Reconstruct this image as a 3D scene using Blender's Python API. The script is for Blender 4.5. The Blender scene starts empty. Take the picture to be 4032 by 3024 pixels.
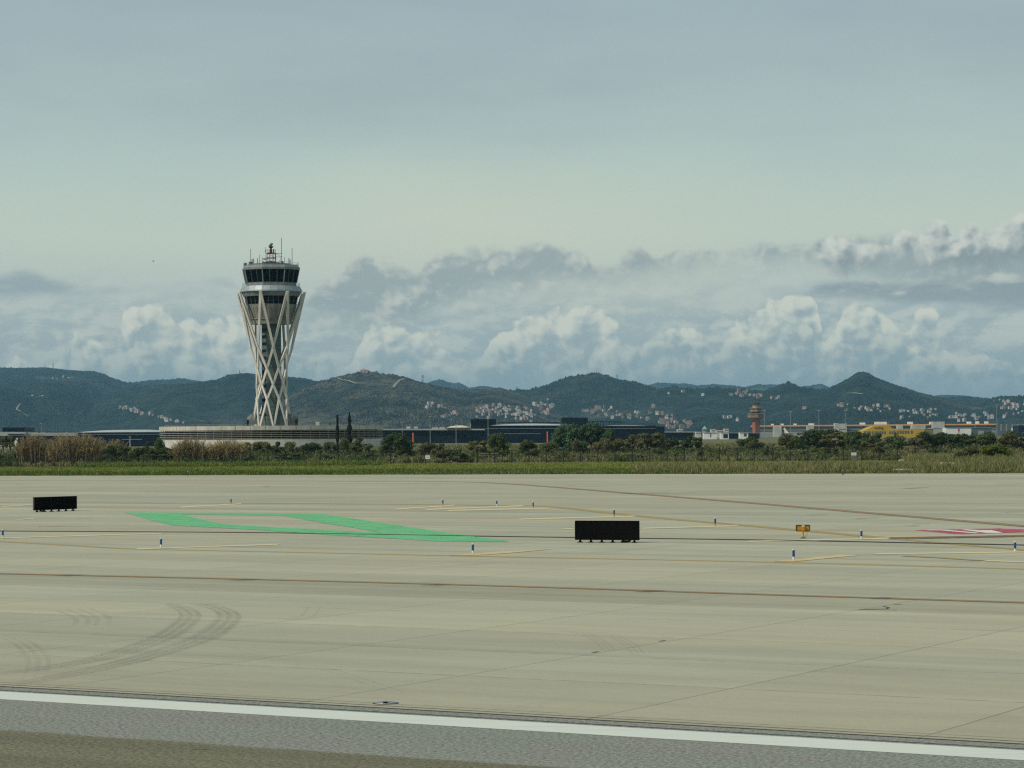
import bpy, math, random
import numpy as np
from mathutils import Vector, Matrix

random.seed(7)
rng = np.random.default_rng(11)
sc = bpy.context.scene
COL = sc.collection
PI = math.pi

# ------------------------------------------------------------------ camera model (measured from the horizon and the slab joints)
F, YH, ROLL, HC = 10000.0, 1712.0, math.radians(0.42), 4.5
PITCH = math.atan((YH - 1512.0) / F)


def ray(X, Y):
    x = (X - 2016.0) / F
    y = -(Y - 1512.0) / F
    c, s = math.cos(ROLL), math.sin(ROLL)
    x, y = x * c + y * s, -x * s + y * c
    cp, sp = math.cos(PITCH), math.sin(PITCH)
    return (x, cp - y * sp, sp + y * cp)


def G(X, Y, z=0.0):
    r = ray(X, Y)
    t = (z - HC) / r[2]
    return Vector((r[0] * t, r[1] * t, z))


def P(X, Y, d):
    r = ray(X, Y)
    t = d / r[1]
    return Vector((r[0] * t, d, HC + r[2] * t))


cam = bpy.data.objects.new("camera", bpy.data.cameras.new("camera"))
COL.objects.link(cam)
cam.location = (0, 0, HC)
cam.rotation_euler = (Matrix.Rotation(PI / 2 + PITCH, 3, 'X') @ Matrix.Rotation(-ROLL, 3, 'Z')).to_euler()
cam.data.sensor_fit = 'HORIZONTAL'
cam.data.sensor_width = 36
cam.data.lens = 36 * F / 4032
cam.data.clip_start = 0.5
cam.data.clip_end = 60000
sc.camera = cam


# ------------------------------------------------------------------ scene helpers
def tag(o, label=None, cat=None, group=None, kind=None):
    if label: o['label'] = label
    if cat: o['category'] = cat
    if group: o['group'] = group
    if kind: o['kind'] = kind
    return o


def thing(name, label, cat, loc=(0, 0, 0), rz=0.0, group=None):
    o = bpy.data.objects.new(name, None)
    o.empty_display_size = 0.2
    COL.objects.link(o)
    o.location = loc
    o.rotation_euler = (0, 0, rz)
    return tag(o, label, cat, group)


class MB:
    def __init__(self):
        self.v, self.f, self.m = [], [], []

    def add(self, vs, fs, m=0):
        b = len(self.v)
        self.v += [tuple(p) for p in vs]
        for f in fs:
            self.f.append(tuple(b + i for i in f))
            self.m.append(m)
        return self

    def quad(self, a, b, c, d, m=0):
        return self.add([a, b, c, d], [(0, 1, 2, 3)], m)

    def box(self, lo, hi, m=0, rz=0.0, at=(0, 0, 0)):
        x0, y0, z0 = lo
        x1, y1, z1 = hi
        vs = [(x0, y0, z0), (x1, y0, z0), (x1, y1, z0), (x0, y1, z0), (x0, y0, z1), (x1, y0, z1), (x1, y1, z1), (x0, y1, z1)]
        c, s = math.cos(rz), math.sin(rz)
        vs = [(x * c - y * s + at[0], x * s + y * c + at[1], z + at[2]) for x, y, z in vs]
        return self.add(vs, [(0, 3, 2, 1), (4, 5, 6, 7), (0, 1, 5, 4), (1, 2, 6, 5), (2, 3, 7, 6), (3, 0, 4, 7)], m)

    def beam(self, p, q, w, h=None, m=0, up=(0, 0, 1), w2=None):
        h = h or w
        p, q = Vector(p), Vector(q)
        d = (q - p).normalized()
        u = Vector(up)
        if abs(d.dot(u)) > 0.97: u = Vector((0, 1, 0))
        a = d.cross(u).normalized()
        b = a.cross(d).normalized()
        k = (w2 / w) if w2 else 1.0
        vs = []
        for pt, s in ((p, 1), (q, k)):
            for sa, sb in ((-1, -1), (1, -1), (1, 1), (-1, 1)):
                vs.append(pt + a * (sa * w / 2 * s) + b * (sb * h / 2 * s))
        return self.add(vs, [(0, 1, 2, 3), (7, 6, 5, 4), (0, 4, 5, 1), (1, 5, 6, 2), (2, 6, 7, 3), (3, 7, 4, 0)], m)

    def tube(self, pts, r, n=6, m=0, r2=None):
        pts = [Vector(p) for p in pts]
        N = len(pts)
        vs = []
        for i, p in enumerate(pts):
            d = (pts[min(i + 1, N - 1)] - pts[max(i - 1, 0)]).normalized()
            u = Vector((0, 0, 1)) if abs(d.z) < 0.9 else Vector((0, 1, 0))
            a = d.cross(u).normalized()
            b = a.cross(d)
            rr = r if r2 is None else r + (r2 - r) * i / (N - 1)
            for k in range(n):
                t = 2 * PI * k / n
                vs.append(p + a * (math.cos(t) * rr) + b * (math.sin(t) * rr))
        fs = []
        for i in range(N - 1):
            for k in range(n):
                k2 = (k + 1) % n
                fs.append((i * n + k, i * n + k2, (i + 1) * n + k2, (i + 1) * n + k))
        fs.append(tuple(range(n - 1, -1, -1)))
        fs.append(tuple((N - 1) * n + k for k in range(n)))
        return self.add(vs, fs, m)

    def lathe(self, prof, n=32, rot=0.0, m=0, cap0=False, cap1=False, at=(0, 0, 0), a0=0.0, a1=2 * PI):
        full = abs(a1 - a0 - 2 * PI) < 1e-6
        nn = n if full else n + 1
        vs, fs = [], []
        for (r, z) in prof:
            for k in range(nn):
                t = rot + a0 + (a1 - a0) * k / n
                vs.append((at[0] + r * math.sin(t), at[1] - r * math.cos(t), at[2] + z))
        for i in range(len(prof) - 1):
            for k in range(n):
                k2 = (k + 1) % nn
                fs.append((i * nn + k, i * nn + k2, (i + 1) * nn + k2, (i + 1) * nn + k))
        if cap0: fs.append(tuple(range(nn - 1, -1, -1)))
        if cap1: fs.append(tuple((len(prof) - 1) * nn + k for k in range(nn)))
        return self.add(vs, fs, m)

    def prism(self, poly, z0, z1, m=0):
        n = len(poly)
        vs = [(x, y, z0) for x, y in poly] + [(x, y, z1) for x, y in poly]
        fs = [tuple(range(n - 1, -1, -1)), tuple(range(n, 2 * n))]
        fs += [(i, (i + 1) % n, n + (i + 1) % n, n + i) for i in range(n)]
        return self.add(vs, fs, m)

    def build(self, name, mats, parent=None, smooth=False, loc=None):
        me = bpy.data.meshes.new(name)
        me.from_pydata(self.v, [], self.f)
        if not isinstance(mats, (list, tuple)): mats = [mats]
        for mt in mats: me.materials.append(mt)
        if len(mats) > 1: me.polygons.foreach_set('material_index', self.m)
        if smooth: me.polygons.foreach_set('use_smooth', [True] * len(self.f))
        me.update()
        o = bpy.data.objects.new(name, me)
        COL.objects.link(o)
        if parent: o.parent = parent
        if loc is not None: o.location = loc
        return o


def np_mesh(name, V, Fq, mats, parent=None, smooth=False, mi=None, link=True):
    me = bpy.data.meshes.new(name)
    V = np.asarray(V, dtype=np.float32)
    Fq = np.asarray(Fq, dtype=np.int32)
    k = Fq.shape[1]
    me.vertices.add(len(V))
    me.vertices.foreach_set('co', V.ravel())
    me.loops.add(Fq.size)
    me.loops.foreach_set('vertex_index', Fq.ravel())
    me.polygons.add(len(Fq))
    me.polygons.foreach_set('loop_start', np.arange(len(Fq), dtype=np.int32) * k)
    if not isinstance(mats, (list, tuple)): mats = [mats]
    for mt in mats: me.materials.append(mt)
    if mi is not None: me.polygons.foreach_set('material_index', np.asarray(mi, dtype=np.int32))
    me.polygons.foreach_set('use_smooth', np.full(len(Fq), smooth))
    me.update(calc_edges=True)
    if not link: return me
    o = bpy.data.objects.new(name, me)
    COL.objects.link(o)
    if parent: o.parent = parent
    return o


# ------------------------------------------------------------------ node helpers
class NT:
    def __init__(self, tree):
        self.t = tree
        self.N, self.L = tree.nodes, tree.links

    def node(self, typ, **kw):
        n = self.N.new(typ)
        for k, v in kw.items(): setattr(n, k, v)
        return n

    def put(self, sock, val):
        if val is None: return
        if hasattr(val, 'is_output'): self.L.new(val, sock)
        else: sock.default_value = val

    def math(self, op, a, b=None, c=None, clamp=False):
        n = self.node('ShaderNodeMath', operation=op, use_clamp=clamp)
        self.put(n.inputs[0], a)
        self.put(n.inputs[1], b)
        self.put(n.inputs[2], c)
        return n.outputs[0]

    def smooth(self, x, a, b, lo=0.0, hi=1.0):
        n = self.node('ShaderNodeMapRange', interpolation_type='SMOOTHSTEP')
        self.put(n.inputs[0], x)
        n.inputs[1].default_value, n.inputs[2].default_value = a, b
        n.inputs[3].default_value, n.inputs[4].default_value = lo, hi
        return n.outputs[0]

    def mix(self, fac, a, b, blend='MIX'):
        n = self.node('ShaderNodeMix', data_type='RGBA', blend_type=blend)
        self.put(n.inputs[0], fac)
        for s, v in ((n.inputs[6], a), (n.inputs[7], b)):
            if isinstance(v, (tuple, list)) and len(v) == 3: v = (*v, 1)
            self.put(s, v)
        return n.outputs[2]

    def noise(self, vec, scale, detail=3, rough=0.55, dims='3D', dist=0.0):
        n = self.node('ShaderNodeTexNoise', noise_dimensions=dims)
        if vec is not None: self.L.new(vec, n.inputs['Vector'])
        n.inputs['Scale'].default_value = scale
        n.inputs['Detail'].default_value = detail
        n.inputs['Roughness'].default_value = rough
        n.inputs['Distortion'].default_value = dist
        return n.outputs[0]

    def comb(self, x, y, z=0.0):
        n = self.node('ShaderNodeCombineXYZ')
        for s, v in zip(n.inputs, (x, y, z)): self.put(s, v)
        return n.outputs[0]

    def mapv(self, vec, scale=(1, 1, 1), loc=(0, 0, 0), rot=(0, 0, 0)):
        n = self.node('ShaderNodeMapping')
        self.L.new(vec, n.inputs[0])
        n.inputs['Location'].default_value = loc
        n.inputs['Rotation'].default_value = rot
        n.inputs['Scale'].default_value = scale
        return n.outputs[0]

    def ramp(self, fac, stops, interp='LINEAR'):
        n = self.node('ShaderNodeValToRGB')
        n.color_ramp.interpolation = interp
        els = n.color_ramp.elements
        while len(els) < len(stops): els.new(0.5)
        for e, (p, c) in zip(els, stops):
            e.position = p
            e.color = (*c, 1) if len(c) == 3 else c
        self.put(n.inputs[0], fac)
        return n.outputs[0]


def new_mat(name):
    m = bpy.data.materials.new(name)
    m.use_nodes = True
    t = NT(m.node_tree)
    b = m.node_tree.nodes['Principled BSDF']
    return m, t, b


def mat(name, c, c2=None, rough=0.7, scale=1.0, metal=0.0, spec=0.4, bump=0.0, stretch=(1, 1, 1), lo=0.35, hi=0.65, detail=4):
    m, t, b = new_mat(name)
    b.inputs['Roughness'].default_value = rough
    b.inputs['Metallic'].default_value = metal
    b.inputs['Specular IOR Level'].default_value = spec
    if c2 is None: c2 = tuple(x * 0.82 for x in c)
    co = t.node('ShaderNodeTexCoord').outputs['Object']
    v = t.mapv(co, scale=stretch)
    n = t.noise(v, scale, detail, 0.6)
    b_in = t.mix(t.smooth(n, lo, hi), c, c2)
    t.L.new(b_in, b.inputs['Base Color'])
    if bump:
        bn = t.node('ShaderNodeBump')
        bn.inputs['Strength'].default_value = bump
        t.L.new(n, bn.inputs['Height'])
        t.L.new(bn.outputs[0], b.inputs['Normal'])
    return m


def foliage(name, c1, c2, c3, big=0.15, small=1.2, trans=0.25):
    m, t, b = new_mat(name)
    N = t
    geo = t.node('ShaderNodeNewGeometry').outputs['Position']
    oi = t.node('ShaderNodeObjectInfo').outputs['Random']
    n1 = t.noise(geo, big, 3)
    n2 = t.noise(geo, small, 3)
    c = t.mix(t.smooth(n1, 0.35, 0.65), c1, c2)
    c = t.mix(t.math('MULTIPLY', t.smooth(n2, 0.45, 0.75), 0.8), c, c3)
    ri = t.node('ShaderNodeNewGeometry').outputs['Random Per Island']
    k = t.math('ADD', t.math('MULTIPLY', ri, 0.7), t.math('ADD', t.math('MULTIPLY', oi, 0.35), 0.48))
    vm = t.node('ShaderNodeVectorMath', operation='SCALE')
    t.L.new(c, vm.inputs[0])
    t.L.new(k, vm.inputs['Scale'])
    t.L.new(vm.outputs[0], b.inputs['Base Color'])
    b.inputs['Roughness'].default_value = 0.7
    b.inputs['Specular IOR Level'].default_value = 0.15
    if trans:
        tr = t.node('ShaderNodeBsdfTranslucent')
        t.L.new(vm.outputs[0], tr.inputs[0])
        mx = t.node('ShaderNodeMixShader')
        mx.inputs[0].default_value = trans
        t.L.new(b.outputs[0], mx.inputs[1])
        t.L.new(tr.outputs[0], mx.inputs[2])
        t.L.new(mx.outputs[0], m.node_tree.nodes['Material Output'].inputs[0])
    return m


# numpy value noise ------------------------------------------------
_tab = np.random.default_rng(5).random((256, 256))


def vnoise(x, y):
    xi, yi = np.floor(x).astype(int), np.floor(y).astype(int)
    fx, fy = x - xi, y - yi
    fx, fy = fx * fx * (3 - 2 * fx), fy * fy * (3 - 2 * fy)
    t = lambda a, b: _tab[(a * 7 + b * 3) & 255, (b + a * 5) & 255]
    return (t(xi, yi) * (1 - fx) + t(xi + 1, yi) * fx) * (1 - fy) + (t(xi, yi + 1) * (1 - fx) + t(xi + 1, yi + 1) * fx) * fy


def fbm(x, y, o=4, g=0.5):
    a, s, w = 0.0, 0.0, 1.0
    for i in range(o):
        a = a + w * vnoise(x + 17.3 * i, y + 9.1 * i)
        s += w
        w *= g
        x, y = x * 2.03, y * 2.03
    return a / s * 2 - 1


# ------------------------------------------------------------------ light and sky
SUN_EL = math.radians(41)
to_sun = Vector((-0.87 * math.cos(SUN_EL), -0.49 * math.cos(SUN_EL), math.sin(SUN_EL))).normalized()
sun = bpy.data.objects.new("sun", bpy.data.lights.new("sun", 'SUN'))
COL.objects.link(sun)
sun.data.energy = 2.9
sun.data.angle = math.radians(1.0)
sun.data.color = (1.0, 0.93, 0.80)
sun.rotation_euler = to_sun.to_track_quat('Z', 'Y').to_euler()

world = bpy.data.worlds.new("World")
sc.world = world
world.use_nodes = True
W = NT(world.node_tree)
bg = world.node_tree.nodes['Background']
bg.inputs[1].default_value = 0.1
sky = W.node('ShaderNodeTexSky', sky_type='NISHITA', sun_disc=False)
sky.sun_elevation = SUN_EL
sky.sun_rotation = math.atan2(to_sun.x, to_sun.y)
sky.dust_density = 2.0

gen = W.node('ShaderNodeTexCoord').outputs['Generated']
sep = W.node('ShaderNodeSeparateXYZ')
W.L.new(gen, sep.inputs[0])
az = W.math('ARCTAN2', sep.outputs[0], sep.outputs[1])
el = W.math('ARCSINE', sep.outputs[2])
A = W.math('MULTIPLY', az, F / 1000)     # thousands of photo pixels to the right of straight ahead
E_ = W.math('MULTIPLY', el, F / 1000)    # and above the horizon
AE = W.comb(A, E_, 0.0)
wz = W.noise(W.mapv(AE, (2.2, 2.6, 1)), 1.0, 3)
wz2 = W.noise(W.mapv(AE, (2.2, 2.6, 1), (31, 7, 0)), 1.0, 3)
WARP = W.comb(W.math('MULTIPLY_ADD', wz, 0.16, A), W.math('MULTIPLY_ADD', wz2, 0.12, E_), 0.0)


def ae(X, Y):
    r = Vector(ray(X, Y)).normalized()
    return math.atan2(r.x, r.y) * F / 1000, math.asin(r.z) * F / 1000


def curve(pts, half=2.6, top=2.0):
    n = W.node('ShaderNodeFloatCurve')
    c = n.mapping.curves[0]
    P2 = sorted(ae(*p) for p in pts)
    P2 = [((a + half) / (2 * half), e / top) for a, e in P2]
    n.mapping.use_clip = False
    while len(c.points) < len(P2): c.points.new(0.5, 0.5)
    for q, (a, b) in zip(c.points, P2):
        q.location = (a, b)
    n.mapping.update()
    a01 = W.math('MULTIPLY_ADD', A, 1 / (2 * half), 0.5, clamp=True)
    W.L.new(a01, n.inputs['Value'])
    return W.math('MULTIPLY', n.outputs[0], top)


# base gradient: blue-grey low, creamy bright band, grey veil above
veil = W.noise(W.mapv(AE, (0.55, 1.3, 1), (3.1, 0.4, 0), (0, 0, 0.12)), 1.0, 3, 0.5)
veil2 = W.noise(W.mapv(AE, (0.8, 3.2, 1), (8.1, 2.4, 0), (0, 0, 0.10)), 1.0, 4, 0.55)
ev = W.math('ADD', E_, W.math('MULTIPLY_ADD', veil, 0.30, -0.15))
base = W.ramp(W.math('MULTIPLY', ev, 0.5, clamp=True), [
    (0.00, (0.25, 0.335, 0.35)), (0.07, (0.29, 0.375, 0.385)), (0.14, (0.37, 0.455, 0.455)), (0.22, (0.45, 0.525, 0.505)), (0.31, (0.515, 0.585, 0.525)),
    (0.40, (0.545, 0.625, 0.535)), (0.50, (0.510, 0.612, 0.540)), (0.60, (0.440, 0.550, 0.520)), (0.72, (0.390, 0.497, 0.500)), (0.88, (0.358, 0.465, 0.487)), (1.0, (0.335, 0.438, 0.47))])
# warm glow of thin cloud right of centre, dim streaks aloft
gl = W.math('MULTIPLY', W.smooth(W.math('ABSOLUTE', W.math('ADD', A, 0.15)), 1.3, 0.0), W.smooth(W.math('ABSOLUTE', W.math('SUBTRACT', E_, 0.80)), 0.36, 0.0))
base = W.mix(W.math('MULTIPLY', gl, 0.50), base, (0.62, 0.665, 0.515))
base = W.mix(W.math('MULTIPLY', W.math('MULTIPLY', W.smooth(veil2, 0.35, 0.75), W.smooth(E_, 0.75, 1.45)), 0.42), base, (0.305, 0.39, 0.432))
gl2 = W.math('MULTIPLY', W.smooth(W.math('ABSOLUTE', W.math('SUBTRACT', A, 0.45)), 0.75, 0.0), W.smooth(W.math('ABSOLUTE', W.math('SUBTRACT', E_, 0.53)), 0.17, 0.0))
skycol = W.mix(W.math('MULTIPLY', gl2, 0.7), base, (0.56, 0.605, 0.52))
# soft far cloud filling the space over the hills
fa = W.noise(W.mapv(WARP, (2.2, 4.2, 1), (5, 2, 0)), 1.0, 6, 0.60)
fb = W.noise(W.mapv(WARP, (2.2, 4.2, 1), (4.93, 2.11, 0)), 1.0, 6, 0.60)
fl = W.smooth(W.math('ADD', W.math('MULTIPLY_ADD', W.math('SUBTRACT', fa, fb), 3.2, 0.0), fa), 0.30, 0.80)
fm = W.math('MULTIPLY', W.smooth(W.math('MULTIPLY_ADD', fa, 0.25, E_), 0.80, 0.52), 0.85)
skycol = W.mix(fm, skycol, W.mix(fl, (0.36, 0.445, 0.45), (0.535, 0.59, 0.535)))


def cloud(skycol, top, bottom, lit, shade, edge_amp, edge_scale, soft, depth, op=1.0, light_k=2.2, bsoft=0.15, grain=(1.0, 1.0), seed=0.0, litbias=0.0, gk=0.6, contrast=(0.0, 1.0)):
    """one bank of cloud between two outlines, its billows lit from the upper left (towards the sun)"""
    T = curve(top)
    B = curve(bottom)
    def height(off):
        sx, sy = edge_scale * grain[0], edge_scale * grain[1]
        v = W.mapv(WARP, (sx, sy, 1), (seed + off[0] * sx, seed * 0.7 + off[1] * sy, seed))
        vo = W.node('ShaderNodeTexVoronoi', feature='F1', voronoi_dimensions='2D')
        vo.inputs['Scale'].default_value = 1.0
        vo.inputs['Detail'].default_value = 2.6
        vo.inputs['Roughness'].default_value = 0.50
        vo.inputs['Lacunarity'].default_value = 2.2
        W.L.new(v, vo.inputs['Vector'])
        n = W.noise(v, 0.55, 5, 0.60)
        return W.math('ADD', W.math('MULTIPLY', vo.outputs['Distance'], -0.75), W.math('MULTIPLY_ADD', n, 1.1, -0.16))
    h0 = height((0, 0))
    h1 = height((-0.024, 0.026))
    inside = W.math('ADD', W.math('SUBTRACT', W.math('ADD', T, 0.03), E_), W.math('MULTIPLY', h0, edge_amp))
    m = W.smooth(inside, 0.0, soft)
    mb = W.smooth(W.math('ADD', W.math('SUBTRACT', E_, B), W.math('MULTIPLY', h0, edge_amp * 0.8)), -bsoft * 0.3, bsoft)
    mask = W.math('MULTIPLY', W.math('MULTIPLY', m, mb), op)
    g = W.smooth(inside, depth, 0.0)
    L = W.math('ADD', W.math('MULTIPLY', W.math('SUBTRACT', h0, h1), light_k), W.math('MULTIPLY_ADD', g, gk, litbias))
    L = W.smooth(L, *contrast)
    return W.mix(mask, skycol, W.mix(L, shade, lit))


LIT, SH = (0.53, 0.59, 0.525), (0.265, 0.375, 0.415)
# grey stratocumulus band: left wisps
skycol = cloud(skycol,
    [(-900, 1080), (0, 1072), (90, 1058), (200, 1098), (330, 1128), (480, 1138), (600, 1120), (760, 1114), (880, 1116), (940, 1150), (1000, 1250), (1200, 1600), (4900, 1700)],
    [(-900, 1200), (0, 1190), (200, 1186), (400, 1172), (600, 1146), (880, 1126), (940, 1145), (1000, 1240), (1200, 1590), (4900, 1690)],
    (0.46, 0.54, 0.51), (0.30, 0.385, 0.41), 0.045, 6.0, 0.05, 0.08, op=0.85, light_k=0.9, bsoft=0.045, grain=(0.45, 1.6), seed=1.7, gk=.3)
# middle band
skycol = cloud(skycol,
    [(-900, 1700), (900, 1700), (1080, 1300), (1160, 1190), (1250, 1120), (1330, 1078), (1360, 1050), (1430, 1032), (1570, 1052), (1640, 1036), (1760, 1002), (1960, 978), (2180, 968), (2290, 984), (2325, 1040), (2370, 1048), (2440, 1026), (2530, 988), (2570, 1008), (2640, 980), (2750, 972), (2900, 962), (3000, 972), (3150, 962), (3300, 930), (3600, 950), (4032, 950), (4900, 930)],
    [(-900, 1690), (900, 1690), (1080, 1320), (1160, 1280), (1250, 1300), (1500, 1330), (1750, 1260), (1950, 1200), (2120, 1170), (2250, 1150), (2400, 1140), (2600, 1110), (2900, 1070), (3300, 1100), (3700, 1200), (4032, 1260), (4900, 1260)],
    (0.55, 0.595, 0.53), (0.315, 0.385, 0.392), 0.09, 6.4, 0.045, 0.11, op=0.90, light_k=1.9, bsoft=0.10, grain=(0.8, 1.1), seed=3.3, gk=.35, litbias=0.10)
# big cumulus upper right
skycol = cloud(skycol,
    [(-900, 1700), (2900, 1600), (3060, 1200), (3150, 1010), (3200, 955), (3260, 925), (3350, 935), (3440, 925), (3520, 905), (3565, 880), (3620, 900), (3690, 882), (3740, 900), (3765, 935), (3790, 890), (3830, 875), (3900, 892), (3980, 885), (4100, 872), (4900, 900)],
    [(-900, 1690), (2900, 1590), (3060, 1190), (3150, 1060), (3300, 1090), (3500, 1080), (3700, 1066), (4000, 1075), (4900, 1075)],
    (0.64, 0.67, 0.60), (0.262, 0.325, 0.342), 0.11, 4.4, 0.030, 0.19, op=0.98, light_k=1.9, bsoft=0.07, seed=9.1, litbias=-0.04, gk=.75)
# dim layered cloud beneath it
skycol = cloud(skycol,
    [(-900, 1700), (2950, 1600), (3150, 1180), (3280, 1115), (3500, 1105), (3700, 1095), (3900, 1090), (4032, 1085), (4900, 1080)],
    [(-900, 1690), (2950, 1590), (3150, 1190), (3350, 1190), (3600, 1220), (4032, 1250), (4900, 1260)],
    (0.55, 0.595, 0.54), (0.272, 0.342, 0.365), 0.09, 5.0, 0.05, 0.08, op=0.92, light_k=1.6, bsoft=0.06, grain=(0.55, 2.0), seed=14.0, gk=.4)
# back row of lit cumulus
skycol = cloud(skycol,
    [(-900, 1450), (-100, 1460), (0, 1440), (50, 1405), (100, 1430), (180, 1470), (250, 1400), (290, 1310), (330, 1285), (380, 1295), (440, 1360), (480, 1260), (550, 1205), (600, 1180), (660, 1190), (690, 1250), (715, 1250), (750, 1225), (800, 1228), (850, 1240), (905, 1245), (960, 1240), (1060, 1310), (1120, 1390), (1220, 1420), (1360, 1380), (1440, 1320), (1500, 1280), (1560, 1262), (1630, 1275), (1700, 1320), (1780, 1375), (1860, 1400), (1930, 1340), (2016, 1295), (2070, 1240), (2140, 1215), (2198, 1190), (2230, 1240), (2270, 1215), (2317, 1198), (2370, 1240), (2430, 1310), (2490, 1370), (2535, 1340), (2600, 1295), (2690, 1275), (2763, 1305), (2810, 1370), (2840, 1330), (2880, 1275), (2960, 1235), (3018, 1180), (3080, 1150), (3155, 1120), (3200, 1140), (3225, 1240), (3245, 1330), (3292, 1280), (3337, 1222), (3400, 1190), (3445, 1180), (3492, 1215), (3540, 1290), (3570, 1310), (3610, 1240), (3650, 1220), (3702, 1295), (3802, 1375), (4021, 1430), (4900, 1440)],
    [(-900, 1600), (4900, 1600)],
    (0.66, 0.685, 0.585), (0.335, 0.425, 0.435), 0.13, 4.9, 0.028, 0.32, op=0.95, light_k=2.0, seed=21.7, litbias=0.12, gk=.55)
# front row, lower and bluer
skycol = cloud(skycol,
    [(-900, 1470), (100, 1485), (300, 1460), (400, 1400), (470, 1395), (560, 1350), (640, 1350), (720, 1405), (850, 1450), (1000, 1460), (1170, 1400), (1280, 1400), (1400, 1460), (1620, 1450), (1800, 1430), (1950, 1380), (2100, 1400), (2260, 1350), (2400, 1385), (2520, 1365), (2620, 1335), (2760, 1330), (2820, 1385), (2960, 1335), (3060, 1275), (3150, 1275), (3200, 1340), (3240, 1390), (3330, 1310), (3420, 1290), (3520, 1340), (3700, 1410), (3900, 1440), (4100, 1445), (4900, 1450)],
    [(-900, 1640), (4900, 1640)],
    (0.57, 0.615, 0.54), (0.305, 0.395, 0.41), 0.12, 5.6, 0.035, 0.22, op=0.9, light_k=2.0, seed=33.0, gk=.55, litbias=0.02)
# air near the horizon
hz = W.math('MULTIPLY', W.smooth(E_, 0.42, 0.06), 0.84)
skycol = W.mix(hz, skycol, (0.225, 0.315, 0.345))


def background(col):
    """thin cloud lit by, and mixed with, the physical sky"""
    ten = W.node('ShaderNodeVectorMath', operation='SCALE')
    W.L.new(col, ten.inputs[0])
    ten.inputs['Scale'].default_value = 10.0
    n = W.node('ShaderNodeBackground')
    n.inputs[1].default_value = 0.1
    W.L.new(W.mix(0.94, sky.outputs[0], ten.outputs[0]), n.inputs[0])
    return n.outputs[0]


# the cumulus stands low over the hills; the rest of the sky is plain veil
low = W.math('MULTIPLY', W.math('LESS_THAN', E_, 1.15), W.math('LESS_THAN', W.math('ABSOLUTE', A), 4.6))
low = W.math('MULTIPLY', low, W.math('GREATER_THAN', E_, -0.02))
mxs = W.node('ShaderNodeMixShader')
W.L.new(low, mxs.inputs[0])
W.L.new(background(base), mxs.inputs[1])
W.L.new(background(skycol), mxs.inputs[2])
W.L.new(mxs.outputs[0], world.node_tree.nodes['World Output'].inputs[0])
world.node_tree.nodes.remove(bg)

# ------------------------------------------------------------------ materials
TH = math.radians(-30)   # slab joints and runway edge run this way
E1 = Vector((math.cos(TH), math.sin(TH), 0))
E2 = Vector((-math.sin(TH), math.cos(TH), 0))


def st(p):
    return p.dot(E1), p.dot(E2)


s_ref = [st(G(*q))[0] for q in ((228, 2707), (1217, 2754), (2344, 2820), (3656, 2904))]
t_ref = [st(G(0, y))[1] for y in (2352, 2409, 2573)]
SJ = (s_ref[3] - s_ref[0]) / 3
S0 = sum(s - i * SJ for i, s in enumerate(s_ref)) / 4
TJ = (t_ref[0] - t_ref[2]) / 3
T0 = t_ref[2]
T_EDGE = st(G(0, 2701))[1]       # where concrete meets asphalt
print('slabs', SJ, TJ, T_EDGE)


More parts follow.
